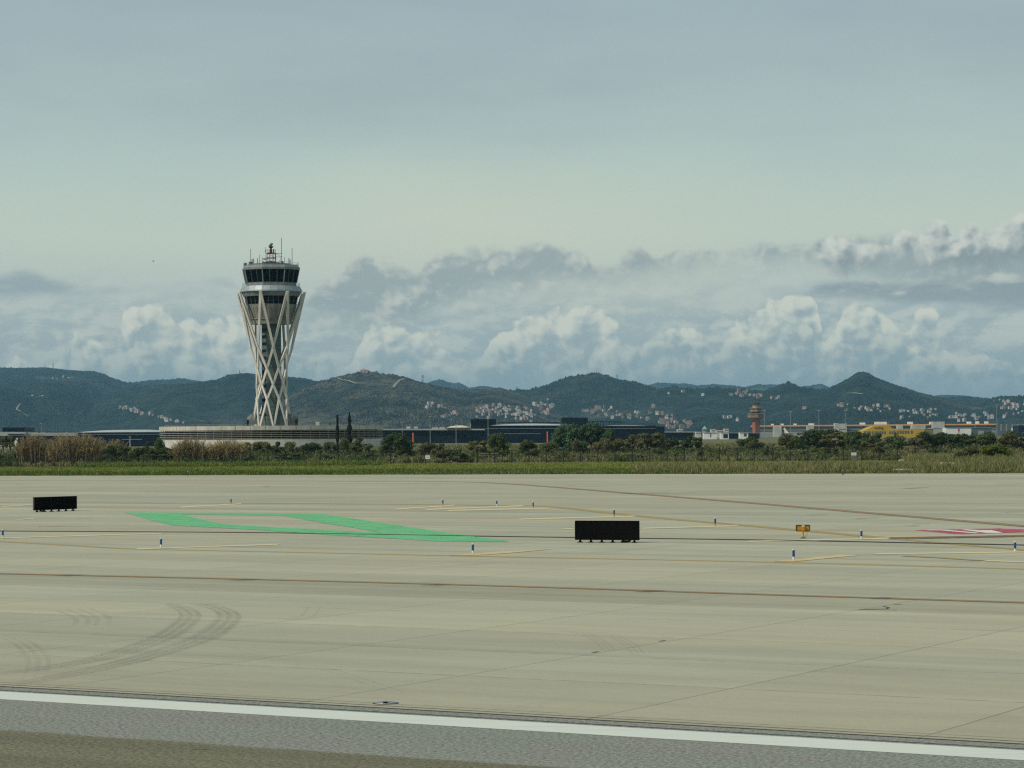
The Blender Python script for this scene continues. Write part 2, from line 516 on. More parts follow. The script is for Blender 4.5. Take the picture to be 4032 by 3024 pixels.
def concrete_mat():
    m, t, b = new_mat('apron_concrete')
    co = t.node('ShaderNodeTexCoord').outputs['Object']
    sp = t.node('ShaderNodeSeparateXYZ')
    t.L.new(co, sp.inputs[0])
    x, y = sp.outputs[0], sp.outputs[1]
    wob = t.math('MULTIPLY_ADD', t.noise(co, 0.7, 2), 0.05, -0.025)
    fx = t.math('DIVIDE', t.math('SUBTRACT', t.math('ADD', x, wob), S0), SJ)
    fy = t.math('DIVIDE', t.math('SUBTRACT', t.math('ADD', y, wob), T0), TJ)
    def line(f, size, w):
        r = t.math('FRACT', f)
        dd = t.math('MULTIPLY', t.math('MINIMUM', r, t.math('SUBTRACT', 1.0, r)), size)
        return t.smooth(dd, w, w * 0.35)
    lx = line(fx, SJ, 0.024)
    ly = line(fy, TJ, 0.050)
    gap = t.smooth(t.noise(co, 1.6, 4, 0.7), 0.36, 0.56)
    cx, cy = t.math('FLOOR', fx), t.math('FLOOR', fy)
    wn = t.node('ShaderNodeTexWhiteNoise', noise_dimensions='2D')
    t.L.new(t.comb(cx, cy), wn.inputs['Vector'])
    wn2 = t.node('ShaderNodeTexWhiteNoise', noise_dimensions='1D')
    t.L.new(cy, wn2.inputs['W'])
    tone = t.math('ADD', t.math('MULTIPLY_ADD', wn.outputs[0], 0.07, -0.035), t.math('MULTIPLY_ADD', wn2.outputs[0], 0.15, -0.08))
    cloudy = t.noise(t.mapv(co, (0.035, 0.11, 1)), 1.0, 5, 0.6)
    streak = t.noise(t.mapv(co, (0.012, 0.55, 1), (4, 9, 0)), 1.0, 5, 0.6)
    streak2 = t.noise(t.mapv(co, (0.30, 0.010, 1), (1, 3, 0), (0, 0, 0.5)), 1.0, 4, 0.55)
    grain = t.noise(co, 20.0, 3, 0.75)
    grain2 = t.noise(co, 5.0, 4, 0.7)
    k = t.math('ADD', 1.0, tone)
    k = t.math('ADD', k, t.math('MULTIPLY_ADD', cloudy, 0.36, -0.18))
    k = t.math('ADD', k, t.math('MULTIPLY_ADD', streak, 0.50, -0.25))
    k = t.math('ADD', k, t.math('MULTIPLY_ADD', grain, 0.44, -0.22))
    k = t.math('ADD', k, t.math('MULTIPLY_ADD', grain2, 0.20, -0.10))
    rub = t.math('MULTIPLY', t.smooth(streak2, 0.60, 0.78), t.smooth(cloudy, 0.42, 0.6))
    rub = t.math('ADD', rub, t.smooth(t.noise(t.mapv(co, (0.05, 0.9, 1), (40, 9, 0)), 1.0, 3), 0.66, 0.80))
    k = t.math('SUBTRACT', k, t.math('MULTIPLY', rub, 0.14))
    speck = t.smooth(t.noise(t.mapv(co, (1.0, 2.4, 1)), 2.4, 2, 0.8), 0.70, 0.75)
    k = t.math('SUBTRACT', k, t.math('MULTIPLY', speck, 0.30))
    k = t.math('ADD', k, t.math('MULTIPLY_ADD', t.noise(t.mapv(co, (0.15, 0.5, 1), (7, 3, 0)), 1.0, 6, 0.7), 0.36, -0.18))
    hue = t.noise(t.mapv(co, (0.03, 0.10, 1), (12, 1, 0)), 1.0, 3)
    c = t.mix(t.smooth(hue, 0.38, 0.62), (0.356, 0.350, 0.260), (0.380, 0.352, 0.254))
    vm = t.node('ShaderNodeVectorMath', operation='SCALE')
    t.L.new(c, vm.inputs[0])
    t.L.new(k, vm.inputs['Scale'])
    j = t.math('MAXIMUM', t.math('MULTIPLY', lx, 0.72), t.math('MULTIPLY', t.math('MULTIPLY', ly, gap), 0.60))
    c = t.mix(j, vm.outputs[0], (0.105, 0.105, 0.09))
    t.L.new(c, b.inputs['Base Color'])
    b.inputs['Roughness'].default_value = 0.9
    b.inputs['Specular IOR Level'].default_value = 0.15
    return m


def asphalt_mat():
    m, t, b = new_mat('runway_asphalt')
    co = t.node('ShaderNodeTexCoord').outputs['Object']
    sp = t.node('ShaderNodeSeparateXYZ')
    t.L.new(co, sp.inputs[0])
    y = sp.outputs[1]
    g1 = t.noise(co, 14.0, 4, 0.85)
    g2 = t.noise(co, 60.0, 1, 0.5)
    g3 = t.noise(t.mapv(co, (0.08, 0.9, 1)), 1.0, 4)
    t_old = st(G(0, 2872))[1]
    old = t.smooth(t.math('ADD', y, t.math('MULTIPLY_ADD', t.noise(co, 0.8, 4), 0.30, -0.15)), t_old + 0.05, t_old - 0.12)
    k = t.math('ADD', t.math('MULTIPLY_ADD', g1, 4.6, -1.40), t.math('MULTIPLY_ADD', g2, 0.5, -0.1))
    k = t.math('ADD', k, t.math('MULTIPLY_ADD', g3, 0.22, -0.11))
    hue = t.smooth(t.noise(co, 0.5, 3), 0.4, 0.6)
    c = t.mix(hue, (0.202, 0.212, 0.178), (0.210, 0.206, 0.180))
    c = t.mix(old, c, t.mix(t.smooth(g3, 0.35, 0.7), (0.165, 0.155, 0.102), (0.125, 0.118, 0.078)))
    vm = t.node('ShaderNodeVectorMath', operation='SCALE')
    t.L.new(c, vm.inputs[0])
    t.L.new(k, vm.inputs['Scale'])
    t.L.new(vm.outputs[0], b.inputs['Base Color'])
    b.inputs['Roughness'].default_value = 0.92
    b.inputs['Specular IOR Level'].default_value = 0.15
    return m


def paint(name, c, wear=0.35, under=None, scale=6.0, stretch=(1, 1, 1), gaps=0.0):
    m, t, b = new_mat(name)
    geo = t.node('ShaderNodeNewGeometry').outputs['Position']
    n = t.noise(t.mapv(geo, stretch, rot=(0, 0, -TH)), scale, 5, 0.7)
    n2 = t.noise(geo, 30, 2)
    c2 = under or (0.30, 0.29, 0.23)
    f = t.math('MULTIPLY', t.smooth(n, 0.50, 0.72), wear)
    cc = t.mix(f, c, c2)
    cc = t.mix(t.math('MULTIPLY', n2, 0.35), cc, tuple(x * 0.6 for x in c))
    t.L.new(cc, b.inputs['Base Color'])
    b.inputs['Roughness'].default_value = 0.8
    b.inputs['Specular IOR Level'].default_value = 0.2
    if gaps:
        n3 = t.noise(t.mapv(geo, (0.5, 2.2, 1), rot=(0, 0, -TH)), 1.3, 6, 0.75)
        t.L.new(t.smooth(n3, gaps - 0.10, gaps + 0.10), b.inputs['Alpha'])
    return m


def stain(name, c, op, scale=3.0):
    m, t, b = new_mat(name)
    geo = t.node('ShaderNodeNewGeometry').outputs['Position']
    n = t.noise(t.mapv(geo, (1, 1, 1)), scale, 6, 0.8)
    b.inputs['Base Color'].default_value = (*c, 1)
    b.inputs['Roughness'].default_value = 0.9
    b.inputs['Specular IOR Level'].default_value = 0.1
    a = t.math('MULTIPLY', t.smooth(n, 0.25, 0.72), op)
    t.L.new(a, b.inputs['Alpha'])
    return m


M = {}
M['concrete'] = concrete_mat()
M['asphalt'] = asphalt_mat()
M['white_paint'] = paint('edge_paint', (0.63, 0.655, 0.575), 0.75, (0.38, 0.39, 0.345), 2.2, (0.12, 6, 1))
M['cream_paint'] = paint('cream_paint', (0.66, 0.565, 0.34), 0.3, gaps=0.36)
M['yellow_paint'] = paint('faded_yellow_paint', (0.36, 0.265, 0.105), 0.45)
M['tan_paint'] = paint('tan_paint', (0.60, 0.46, 0.24), 0.3)
M['green_paint'] = paint('green_paint', (0.150, 0.485, 0.220), 0.9, (0.29, 0.47, 0.29), 0.9, (0.35, 1.6, 1), 0.40)
M['red_paint'] = paint('red_paint', (0.43, 0.075, 0.115), 0.8, (0.46, 0.23, 0.20), 1.0, (0.4, 1.6, 1), 0.41)
M['letter_paint'] = paint('letter_paint', (0.72, 0.68, 0.66), 0.2)
M['border_paint'] = paint('dark_border_paint', (0.17, 0.130, 0.095), 0.6, (0.25, 0.22, 0.17))
M['line_orange'] = paint('orange_line_paint', (0.36, 0.215, 0.085), 0.4, (0.22, 0.18, 0.13))
M['sealant'] = mat('joint_sealant', (0.035, 0.035, 0.032), rough=0.8, scale=2)
M['rubber'] = stain('tyre_rubber', (0.20, 0.202, 0.18), 0.17, 0.35)
M['rubber_soft'] = stain('faint_tyre_rubber', (0.225, 0.222, 0.195), 0.15, 0.35)
M['rubber_faint'] = stain('worn_tyre_rubber', (0.24, 0.24, 0.21), 0.13, 0.3)
M['rubber_dark'] = stain('tyre_smudge', (0.09, 0.094, 0.095), 0.48, 1.0)
M['asphalt_dark'] = stain('asphalt_scar', (0.02, 0.018, 0.016), 0.7, 3)
M['black_metal'] = mat('black_metal', (0.0035, 0.0035, 0.0035), (0.005, 0.005, 0.005), rough=0.75, spec=0.04)
M['grey_metal'] = mat('grey_metal', (0.32, 0.34, 0.34), rough=0.45, metal=0.6)
M['dark_grey'] = mat('dark_grey', (0.05, 0.055, 0.055), rough=0.6)
M['amber'] = mat('amber_paint', (0.52, 0.27, 0.012), (0.42, 0.20, 0.01), rough=0.5, scale=9)
M['amber_dark'] = mat('dark_frame_paint', (0.06, 0.022, 0.006), rough=0.5)
M['blue_sleeve'] = mat('blue_sleeve', (0.012, 0.065, 0.22), (0.01, 0.05, 0.17), rough=0.35, scale=5)
M['white_plastic'] = mat('white_plastic', (0.70, 0.70, 0.62), (0.55, 0.55, 0.48), rough=0.5, scale=14)
M['white'] = mat('white_wall_paint', (0.72, 0.72, 0.68), (0.6, 0.6, 0.57), scale=0.25)
M['strut'] = mat('strut_concrete', (0.62, 0.595, 0.53), (0.52, 0.50, 0.445), rough=0.7, scale=0.4, stretch=(1, 1, 0.3))
M['fascia'] = mat('fascia_concrete', (0.54, 0.515, 0.44), (0.41, 0.39, 0.33), rough=0.85, scale=0.5, stretch=(1, 1, 0.12))
M['pale_base'] = mat('pale_base', (0.58, 0.56, 0.49), (0.48, 0.46, 0.40), scale=0.3)
M['silver'] = mat('silver_panel', (0.33, 0.37, 0.385), (0.27, 0.31, 0.325), rough=0.5, metal=0.25, scale=0.6)
M['panel'] = mat('grey_panel', (0.215, 0.235, 0.225), (0.165, 0.18, 0.175), rough=0.6, scale=0.7, stretch=(1, 1, 0.2))
M['soffit'] = mat('soffit_panel', (0.27, 0.265, 0.235), (0.19, 0.185, 0.165), rough=0.8, scale=0.5, stretch=(1, 1, 0.15))
M['shaft'] = mat('shaft_panel', (0.088, 0.132, 0.108), (0.062, 0.095, 0.078), rough=0.5, scale=0.5)
M['glass'] = mat('dark_green_glass', (0.0008, 0.0045, 0.0038), (0.0006, 0.0012, 0.0012), rough=0.2, spec=0.02, scale=0.2)
M['black_glass'] = mat('black_glass', (0.004, 0.005, 0.006), rough=0.12, spec=0.15)
M['navy'] = mat('navy_cladding', (0.005, 0.010, 0.020), (0.0035, 0.007, 0.014), rough=0.5, scale=0.03, spec=0.08)
M['navy2'] = mat('dark_teal_cladding', (0.008, 0.016, 0.022), (0.005, 0.011, 0.016), rough=0.5, scale=0.05, spec=0.08)
M['roof_light'] = mat('pale_metal_roof', (0.42, 0.44, 0.41), (0.30, 0.33, 0.32), rough=0.6, scale=0.03)
M['roof_cream'] = mat('cream_roof', (0.62, 0.58, 0.44), rough=0.6)
M['beige'] = mat('beige_wall', (0.40, 0.37, 0.29), (0.32, 0.29, 0.22), scale=0.1)
M['hood'] = mat('hood_metal', (0.13, 0.145, 0.125), (0.10, 0.11, 0.095), rough=0.6, scale=0.4)
M['mast_red'] = mat('mast_red', (0.14, 0.014, 0.025), rough=0.5)
M['mast_white'] = mat('mast_white', (0.5, 0.5, 0.47), rough=0.5)
M['brick'] = mat('red_brick', (0.30, 0.115, 0.062), (0.24, 0.09, 0.05), rough=0.85, scale=0.4)
M['brick_pale'] = mat('brown_cladding', (0.30, 0.20, 0.115), (0.22, 0.14, 0.08), rough=0.85, scale=0.3)
M['orange_fascia'] = mat('orange_fascia', (0.72, 0.34, 0.13), (0.60, 0.30, 0.13), rough=0.6, scale=0.05)
M['grey_wall'] = mat('grey_wall', (0.30, 0.32, 0.31), (0.23, 0.25, 0.245), scale=0.06)
M['grey_band'] = mat('grey_band', (0.085, 0.105, 0.115), scale=0.05)
M['core'] = mat('concrete_core', (0.44, 0.44, 0.40), (0.34, 0.34, 0.31), scale=0.15)
M['yellow_wall'] = mat('yellow_wall', (0.47, 0.31, 0.02), (0.42, 0.27, 0.018), scale=0.1)
M['olive_wall'] = mat('olive_wall', (0.21, 0.165, 0.035), scale=0.1)
M['green_roof'] = mat('pale_green_roof', (0.22, 0.40, 0.30), scale=0.2)
M['tile'] = mat('clay_tile', (0.30, 0.13, 0.075), (0.20, 0.095, 0.06), scale=0.3)
M['cream_wall'] = mat('cream_render', (0.48, 0.43, 0.33), (0.36, 0.30, 0.24), scale=0.2)
M['pale_wall'] = mat('pale_render', (0.52, 0.50, 0.45), (0.40, 0.38, 0.34), scale=0.2)
M['rose_wall'] = mat('rose_render', (0.30, 0.21, 0.165), (0.24, 0.17, 0.13), scale=0.2)
M['orange'] = mat('orange_paint', (0.85, 0.16, 0.03), scale=1)
M['post'] = mat('fence_post', (0.010, 0.009, 0.007), (0.02, 0.017, 0.013), scale=3)
M['wire'] = mat('fence_wire', (0.030, 0.030, 0.026), rough=0.6)
M['bark'] = mat('bark', (0.10, 0.075, 0.05), (0.06, 0.045, 0.03), scale=5)
M['bark_pale'] = mat('pale_bark', (0.24, 0.20, 0.14), (0.16, 0.13, 0.09), scale=5)
M['steel'] = mat('galvanised_steel', (0.30, 0.33, 0.33), rough=0.5, metal=0.3)
M['pylon'] = mat('pylon_steel', (0.10, 0.12, 0.125), rough=0.6)
M['slab'] = mat('weathered_slab', (0.46, 0.43, 0.34), (0.34, 0.32, 0.25), scale=1.2)
M['track'] = mat('dirt_track', (0.30, 0.26, 0.18), (0.24, 0.20, 0.14), scale=0.02)

M['leaf_dark'] = foliage('dark_leaves', (0.048, 0.078, 0.028), (0.064, 0.088, 0.030), (0.105, 0.128, 0.044))
M['leaf_mid'] = foliage('green_leaves', (0.070, 0.108, 0.040), (0.088, 0.118, 0.044), (0.13, 0.155, 0.06))
M['leaf_olive'] = foliage('olive_leaves', (0.125, 0.132, 0.046), (0.110, 0.112, 0.046), (0.175, 0.165, 0.068))
M['leaf_lime'] = foliage('yellow_green_leaves', (0.150, 0.195, 0.032), (0.115, 0.155, 0.03), (0.21, 0.235, 0.045))
M['leaf_blue'] = foliage('grey_green_leaves', (0.070, 0.125, 0.062), (0.058, 0.105, 0.052), (0.105, 0.165, 0.08))
M['cypress'] = foliage('cypress_leaves', (0.010, 0.016, 0.010), (0.014, 0.021, 0.012), (0.02, 0.028, 0.016), trans=0.05)
M['cane'] = foliage('cane_leaves', (0.35, 0.265, 0.112), (0.275, 0.215, 0.095), (0.44, 0.345, 0.165), 0.3, 1.5)
M['scrub'] = foliage('dry_scrub', (0.235, 0.215, 0.105), (0.165, 0.180, 0.072), (0.31, 0.265, 0.14), 0.045, 0.4, 0.35)
M['scrub_brown'] = foliage('brown_scrub', (0.150, 0.146, 0.066), (0.118, 0.125, 0.054), (0.20, 0.18, 0.092), 0.08, 0.6)
M['grass'] = foliage('verge_grass', (0.185, 0.205, 0.036), (0.135, 0.180, 0.036), (0.24, 0.23, 0.062), 0.05, 0.5)
M['weeds'] = foliage('verge_weeds', (0.27, 0.245, 0.11), (0.155, 0.180, 0.06), (0.37, 0.32, 0.16), 0.08, 0.7)
M['weeds_green'] = foliage('green_weeds', (0.100, 0.150, 0.036), (0.125, 0.158, 0.038), (0.17, 0.20, 0.06), 0.08, 0.7)


def terrain_mat(name, c1, c2, c3, s1, s2, bare=0.62):
    m, t, b = new_mat(name)
    geo = t.node('ShaderNodeNewGeometry').outputs['Position']
    n1 = t.noise(geo, s1, 5, 0.6)
    n2 = t.noise(geo, s2, 3, 0.6)
    c = t.mix(t.smooth(n2, 0.35, 0.7), c1, c2)
    c = t.mix(t.math('MULTIPLY', t.smooth(n1, bare - 0.08, bare + 0.08), t.smooth(n2, 0.3, 0.6)), c, c3)
    t.L.new(c, b.inputs['Base Color'])
    b.inputs['Roughness'].default_value = 0.95
    b.inputs['Specular IOR Level'].default_value = 0.05
    return m


M['ground'] = terrain_mat('scrub_earth', (0.155, 0.140, 0.068), (0.105, 0.108, 0.046), (0.22, 0.185, 0.105), 0.05, 0.4)
M['verge'] = terrain_mat('verge_turf', (0.170, 0.185, 0.036), (0.125, 0.160, 0.036), (0.22, 0.205, 0.06), 0.05, 0.6)
M['path'] = mat('gravel_track', (0.34, 0.30, 0.20), (0.25, 0.22, 0.14), scale=0.5)
M['forest'] = terrain_mat('wooded_hill', (0.006, 0.014, 0.010), (0.026, 0.040, 0.022), (0.070, 0.070, 0.044), 0.0022, 0.02)
M['maquis'] = terrain_mat('scrub_hill', (0.007, 0.014, 0.009), (0.048, 0.048, 0.028), (0.095, 0.085, 0.054), 0.004, 0.035, 0.5)

# ------------------------------------------------------------------ ground, apron, markings
far = 16000
tag(MB().quad((-far, -300, -0.06), (far, -300, -0.06), (far, far, -0.06), (-far, far, -0.06)).build('ground', M['ground']), kind='structure')


def rotsheet(name, pts, m, z, kind='structure'):
    """flat sheet whose own axes follow the slab joints"""
    o = MB().add([(*st(Vector((p[0], p[1], 0))), 0) for p in pts], [tuple(range(len(pts)))]).build(name, m)
    o.rotation_euler = (0, 0, TH)
    o.location = (0, 0, z)
    return tag(o, kind=kind)


eL, eM, eR = G(0, 1874), G(2016, 1868), G(4032, 1863.7)
dl = (eM - eL).normalized()
dr = (eR - eM).normalized()
farL, farR = eL - dl * 260, eR + dr * 260
cE = lambda s, t: E1 * s + E2 * t
near0, near1 = cE(-330, T_EDGE), cE(260, T_EDGE)
rotsheet('apron', [near0, near1, Vector((420, 200, 0)), farR, eR, eM, eL, farL, Vector((-470, 260, 0))], M['concrete'], 0.0)
rotsheet('runway', [cE(-330, -70), cE(260, -70), cE(260, T_EDGE - 0.02), cE(-330, T_EDGE - 0.02)], M['asphalt'], 0.0)


def sheet(name, pts, m, z):
    v = [(p[0], p[1], z) for p in pts]
    return tag(MB().add(v, [tuple(range(len(v)))]).build(name, m), kind='structure')


def band(a, b, wa, wb=None):
    """strip on the ground between two points"""
    d = (b - a).normalized()
    n = Vector((-d.y, d.x, 0))
    wb = wb or wa
    return [a - n * wa / 2, b - n * wb / 2, b + n * wb / 2, a + n * wa / 2]


def polyline(name, pix, w, m, z, world=False):
    pts = [Vector(p) if world else G(*p) for p in pix]
    mb = MB()
    L, R = [], []
    for i, p in enumerate(pts):
        d = (pts[min(i + 1, len(pts) - 1)] - pts[max(i - 1, 0)]).normalized()
        n = Vector((-d.y, d.x, 0))
        ww = w[i] if isinstance(w, (list, tuple)) else w
        L.append(p + n * ww / 2)
        R.append(p - n * ww / 2)
    for i in range(len(pts) - 1):
        mb.quad((*R[i].xy, z), (*R[i + 1].xy, z), (*L[i + 1].xy, z), (*L[i].xy, z))
    return tag(mb.build(name, m), kind='structure')


# runway edge line, with thin dark lanes beside it
tE = st(G(0, 2738))[1]
sheet('runway_edge_line', [cE(-200, tE - 0.52), cE(160, tE - 0.52), cE(160, tE + 0.52), cE(-200, tE + 0.52)], M['white_paint'], 0.004)
for k, (tt, w) in enumerate(((tE + 0.70, 0.05), (T_EDGE - 0.08, 0.06), (T_EDGE + 0.22, 0.03))):
    sheet('joint_line', [cE(-200, tt - w / 2), cE(160, tt - w / 2), cE(160, tt + w / 2), cE(-200, tt + w / 2)], M['sealant'], 0.004)


def spline(pix, n=10, run_on=0.0):
    pts = [G(*p) for p in pix]
    out = []
    for i in range(len(pts) - 1):
        p0, p1, p2, p3 = pts[max(i - 1, 0)], pts[i], pts[i + 1], pts[min(i + 2, len(pts) - 1)]
        for k in range(n):
            u = k / n
            out.append(0.5 * (2 * p1 + (p2 - p0) * u + (2 * p0 - 5 * p1 + 4 * p2 - p3) * u * u + (3 * p1 - p0 - 3 * p2 + p3) * u ** 3))
    out.append(pts[-1])
    if run_on:      # the painted lines run on past both sides of the view
        out.insert(0, out[0] + (out[0] - out[1]).normalized() * run_on)
        out.append(out[-1] + (out[-1] - out[-2]).normalized() * run_on)
    return out


def taxi_line(pix, w, z=0.004):
    s = spline(pix, 10, 70.0)
    polyline('taxiway_line_border', s, w, M['border_paint'], z, True)
    polyline('taxiway_line', s, w * 0.42, M['line_orange'], z + 0.004, True)


taxi_line([(-900, 2239), (0, 2259), (1008, 2282), (2016, 2309), (3000, 2341), (4032, 2373), (5000, 2405)], 0.62)
taxi_line([(1500, 1895), (1750, 1896), (2000, 1905), (2500, 1944), (3000, 1984.5), (3500, 2027), (4032, 2072), (4700, 2128)], 1.05)
polyline('taxiway_edge_line', spline([(-700, 2092), (0, 2132), (300, 2149), (542, 2162), (1000, 2171.5), (2000, 2193), (3000, 2213), (4032, 2241), (4700, 2262)], 10, 70.0), 0.52, M['yellow_paint'], 0.004, True)
polyline('taxiway_edge_line', spline([(-300, 1980), (600, 1981), (1000, 1982), (1588, 1986), (2000, 1991), (2181, 1997), (2543, 2035), (3000, 2075), (3466, 2117), (4032, 2166), (4700, 2220)], 10, 60.0), [0.55] * 31 + [0.85] * 50 + [0.6] * 22, M['yellow_paint'], 0.008, True)
polyline('slot_drain', spline([(-500, 2088), (0, 2091.5), (1000, 2098), (2000, 2113.5), (3000, 2127), (4032, 2147), (4700, 2160)], 10, 70.0), 0.50, M['sealant'], 0.020, True)

# short cream dashes beside the markers
DASH = [((0, 1996), (129, 1987), .45), ((705, 1998), (949, 1984), .5), ((59, 2047), (145, 2041), .4), ((-60, 2121), (642, 2101), .42),
        ((533, 2162), (1100, 2144), .50), ((1551, 2005), (1791, 1990), .8), ((1673, 2007), (2060, 1992), .6), ((1755, 2011), (2167, 2001), .5),
        ((2036, 2045), (2501, 2033), .55), ((2520, 2081), (2904, 2071), .5), ((2210, 2083), (2262, 2082), .4), ((3434, 2182), (4100, 2174), .5), ((3877, 2208), (4100, 2217), .4)]
def slab_px(X0, Y0, X1, Y1, h, m, z, name='taxiway_dash'):
    return sheet(name, [G(X0, Y0 + h / 2), G(X1 - 6, Y1 + h / 2), G(X1 + 6, Y1 - h / 2), G(X0 + 12, Y0 - h / 2)], m, z)


for a, b, w in DASH:
    slab_px(*a, *b, 4.4 if w > .45 else 3.4, M['cream_paint'], 0.012)
slab_px(2940, 2132.5, 3500, 2120, 5.0, M['cream_paint'], 0.012)
slab_px(3500, 2120, 4200, 2108, 7.5, M['border_paint'], 0.012)
slab_px(3480, 2115.5, 4200, 2103, 3.0, M['tan_paint'], 0.016)
for X in (3680, 3815, 3940):
    sheet('rubber_mark', band(G(X - 55, 2120.5 - (X - 3680) * 0.018), G(X + 55, 2119 - (X - 3680) * 0.018), 0.75), M['rubber_dark'], 0.020)
for pts in ([(1764, 2186), (1985, 2171.5), (2180, 2163), (2100, 2170), (2005, 2178.5), (1880, 2187)],
            [(3042, 2212), (3200, 2197), (3310, 2185), (3392, 2188), (3290, 2196), (3130, 2212.5)]):
    sheet('taxiway_dash', [G(*p) for p in pts][::-1], M['tan_paint'], 0.012)
polyline('taxiway_edge_line', [(3560, 2190), (3700, 2197), (3863, 2208)], 0.4, M['yellow_paint'], 0.014)

# green painted frame
out_ = [(490, 2018), (700, 2019), (1000, 2021), (1271, 2024), (1497, 2058), (1723, 2092), (1859, 2112), (2000, 2130), (2000, 2134.5), (1705, 2131), (1542, 2121), (1289, 2106.6), (1000, 2086), (678, 2069), (588, 2047)]
inn = [(714, 2026), (1000, 2029), (1104, 2029), (1104, 2029), (1271, 2060), (1400, 2080), (1502, 2098), (1502, 2098), (1502, 2098), (1502, 2098), (1380, 2092), (1249, 2085), (1000, 2072), (872, 2063), (768, 2040)]
mb = MB()
n = len(out_)
vo = [(*G(*p).xy, 0.012) for p in out_]
vi = [(*G(*p).xy, 0.012) for p in inn]
fs = []
for i in range(n):
    j = (i + 1) % n
    q = [i, j, n + j, n + i]
    if inn[i] == inn[j]: q = [i, j, n + j]
    fs.append(tuple(q))
tag(mb.add(vo + vi, fs).build('green_marking', M['green_paint']), kind='structure')

# red mandatory marking with white characters
red = [(3600, 2088), (3756, 2103), (3793, 2104), (4032, 2096), (4500, 2086), (4500, 2068), (4032, 2080), (3933, 2081)]
sheet('red_marking', [G(*p) for p in red], M['red_paint'], 0.008)
for pts in ([(3648, 2088.5), (3652, 2087), (3725, 2087), (3858, 2099), (3840, 2100.8), (3706, 2089)],
            [(3783, 2086), (3812, 2085.5), (3860, 2089), (3905, 2088.5), (3948, 2098), (3925, 2099.5), (3880, 2098.5), (3830, 2092)],
            [(3938, 2083.6), (3950, 2082.6), (4075, 2082), (4110, 2088), (4080, 2093), (4020, 2090), (4045, 2089.5), (4060, 2086), (4020, 2084.5)]):
    sheet('white_lettering', [G(*p) for p in pts][::-1], M['letter_paint'], 0.012)

# tyre marks
def tyre(pix, off, w, m, n=12, z=0.006):
    s = spline(pix, n)
    N = len(s)
    for o in off:
        q = []
        for i, p in enumerate(s):
            d = (s[min(i + 1, N - 1)] - s[max(i - 1, 0)]).normalized()
            q.append(p + Vector((-d.y, d.x, 0)) * o)
        ww = [w * (0.35 + 0.65 * math.sin(PI * min(1, (i + 1) / N * 1.02))) for i in range(N)]
        polyline('tyre_mark', q, ww, m, z, True)


tyre([(-60, 2660), (180, 2630), (420, 2585), (640, 2510), (740, 2440), (735, 2405), (660, 2376)], (-0.22, 0.0, 0.22), 0.15, M['rubber'])
tyre([(-60, 2660), (180, 2630), (420, 2585), (640, 2510), (740, 2440), (735, 2405), (660, 2376)], (0.0,), 0.75, M['rubber_faint'], z=0.0062)
tyre([(40, 2700), (300, 2650), (560, 2590), (800, 2510), (895, 2440), (880, 2405), (780, 2374)], (-0.24, -0.02, 0.22), 0.15, M['rubber'])
tyre([(40, 2700), (300, 2650), (560, 2590), (800, 2510), (895, 2440), (880, 2405), (780, 2374)], (0.0,), 0.8, M['rubber_faint'], z=0.0062)
tyre([(2205, 2484), (2300, 2496), (2370, 2532), (2405, 2570)], (-0.12, 0.0, 0.12), 0.07, M['rubber_faint'])
tyre([(2310, 2488), (2400, 2500), (2480, 2540), (2515, 2580)], (-0.12, 0.0, 0.12), 0.07, M['rubber_faint'])
tyre([(330, 2395), (400, 2430), (400, 2465)], (-0.15, 0.15), 0.16, M['rubber_faint'])
tyre([(240, 2400), (320, 2435), (310, 2465)], (-0.15, 0.15), 0.16, M['rubber_faint'])
tyre([(20, 2500), (100, 2540), (150, 2600), (130, 2680)], (-0.2, 0, 0.2), 0.13, M['rubber_faint'])
tyre([(1080, 2440), (1200, 2430), (1240, 2385)], (-0.15, 0.15), 0.10, M['rubber_soft'])
tyre([(900, 2540), (1100, 2600), (1300, 2640), (1600, 2740)], (-0.1, 0.12), 0.05, M['rubber_soft'])
for a, b, w in [((2450, 1945), (2640, 1938), 1.3), ((2530, 1946), (2740, 1941), 1.2), ((3180, 2029), (3260, 2026), .8), ((3360, 2044), (3470, 2039), 1.0), ((3570, 2073), (3620, 2070), .6), ((3600, 2064), (3660, 2063), .6),
                ((3240, 1905), (3300, 1904), .8), ((3560, 1906), (3600, 1905), .8), ((3920, 1907), (4032, 1906), 1.2), ((3560, 1925), (3660, 1919), 1.2), ((3960, 2020), (4010, 2019), .6), ((150, 2075), (350, 2073), .8), ((300, 2044), (360, 2043), .6), ((2240, 1911), (2270, 1910), .8),
                ((1040, 1918), (1060, 1916), .8), ((1600, 1906), (1650, 1905), .8), ((60, 1908), (120, 1907), .8), ((1700, 1910), (1740, 1910), .8)]:
    sheet('rubber_mark', band(G(*a), G(*b), w, w * 0.4), M['rubber_dark'], 0.024)
for i, X in enumerate((270, 960, 1720, 2555, 3480)):
    Y = 2259 + (X / 4032) * 114 - 3 * math.sin(PI * X / 4032)
    sheet('rubber_mark', band(G(X - 32, Y - 1), G(X + 38, Y + 1.2), 0.95), M['rubber_dark'], 0.016)
# long faint streaks across the far apron
r2 = random.Random(4)
for k in range(34):
    X, Y = r2.uniform(-100, 4100), r2.uniform(1890, 2080)
    L = r2.uniform(120, 420)
    sl = r2.choice((0.05, -0.05, -0.09, 0.03))
    sheet('rubber_mark', band(G(X, Y), G(X + L, Y + L * sl * 0.6), r2.uniform(.2, .5), .1), M['rubber_soft'], 0.026 + k * 0.0005)
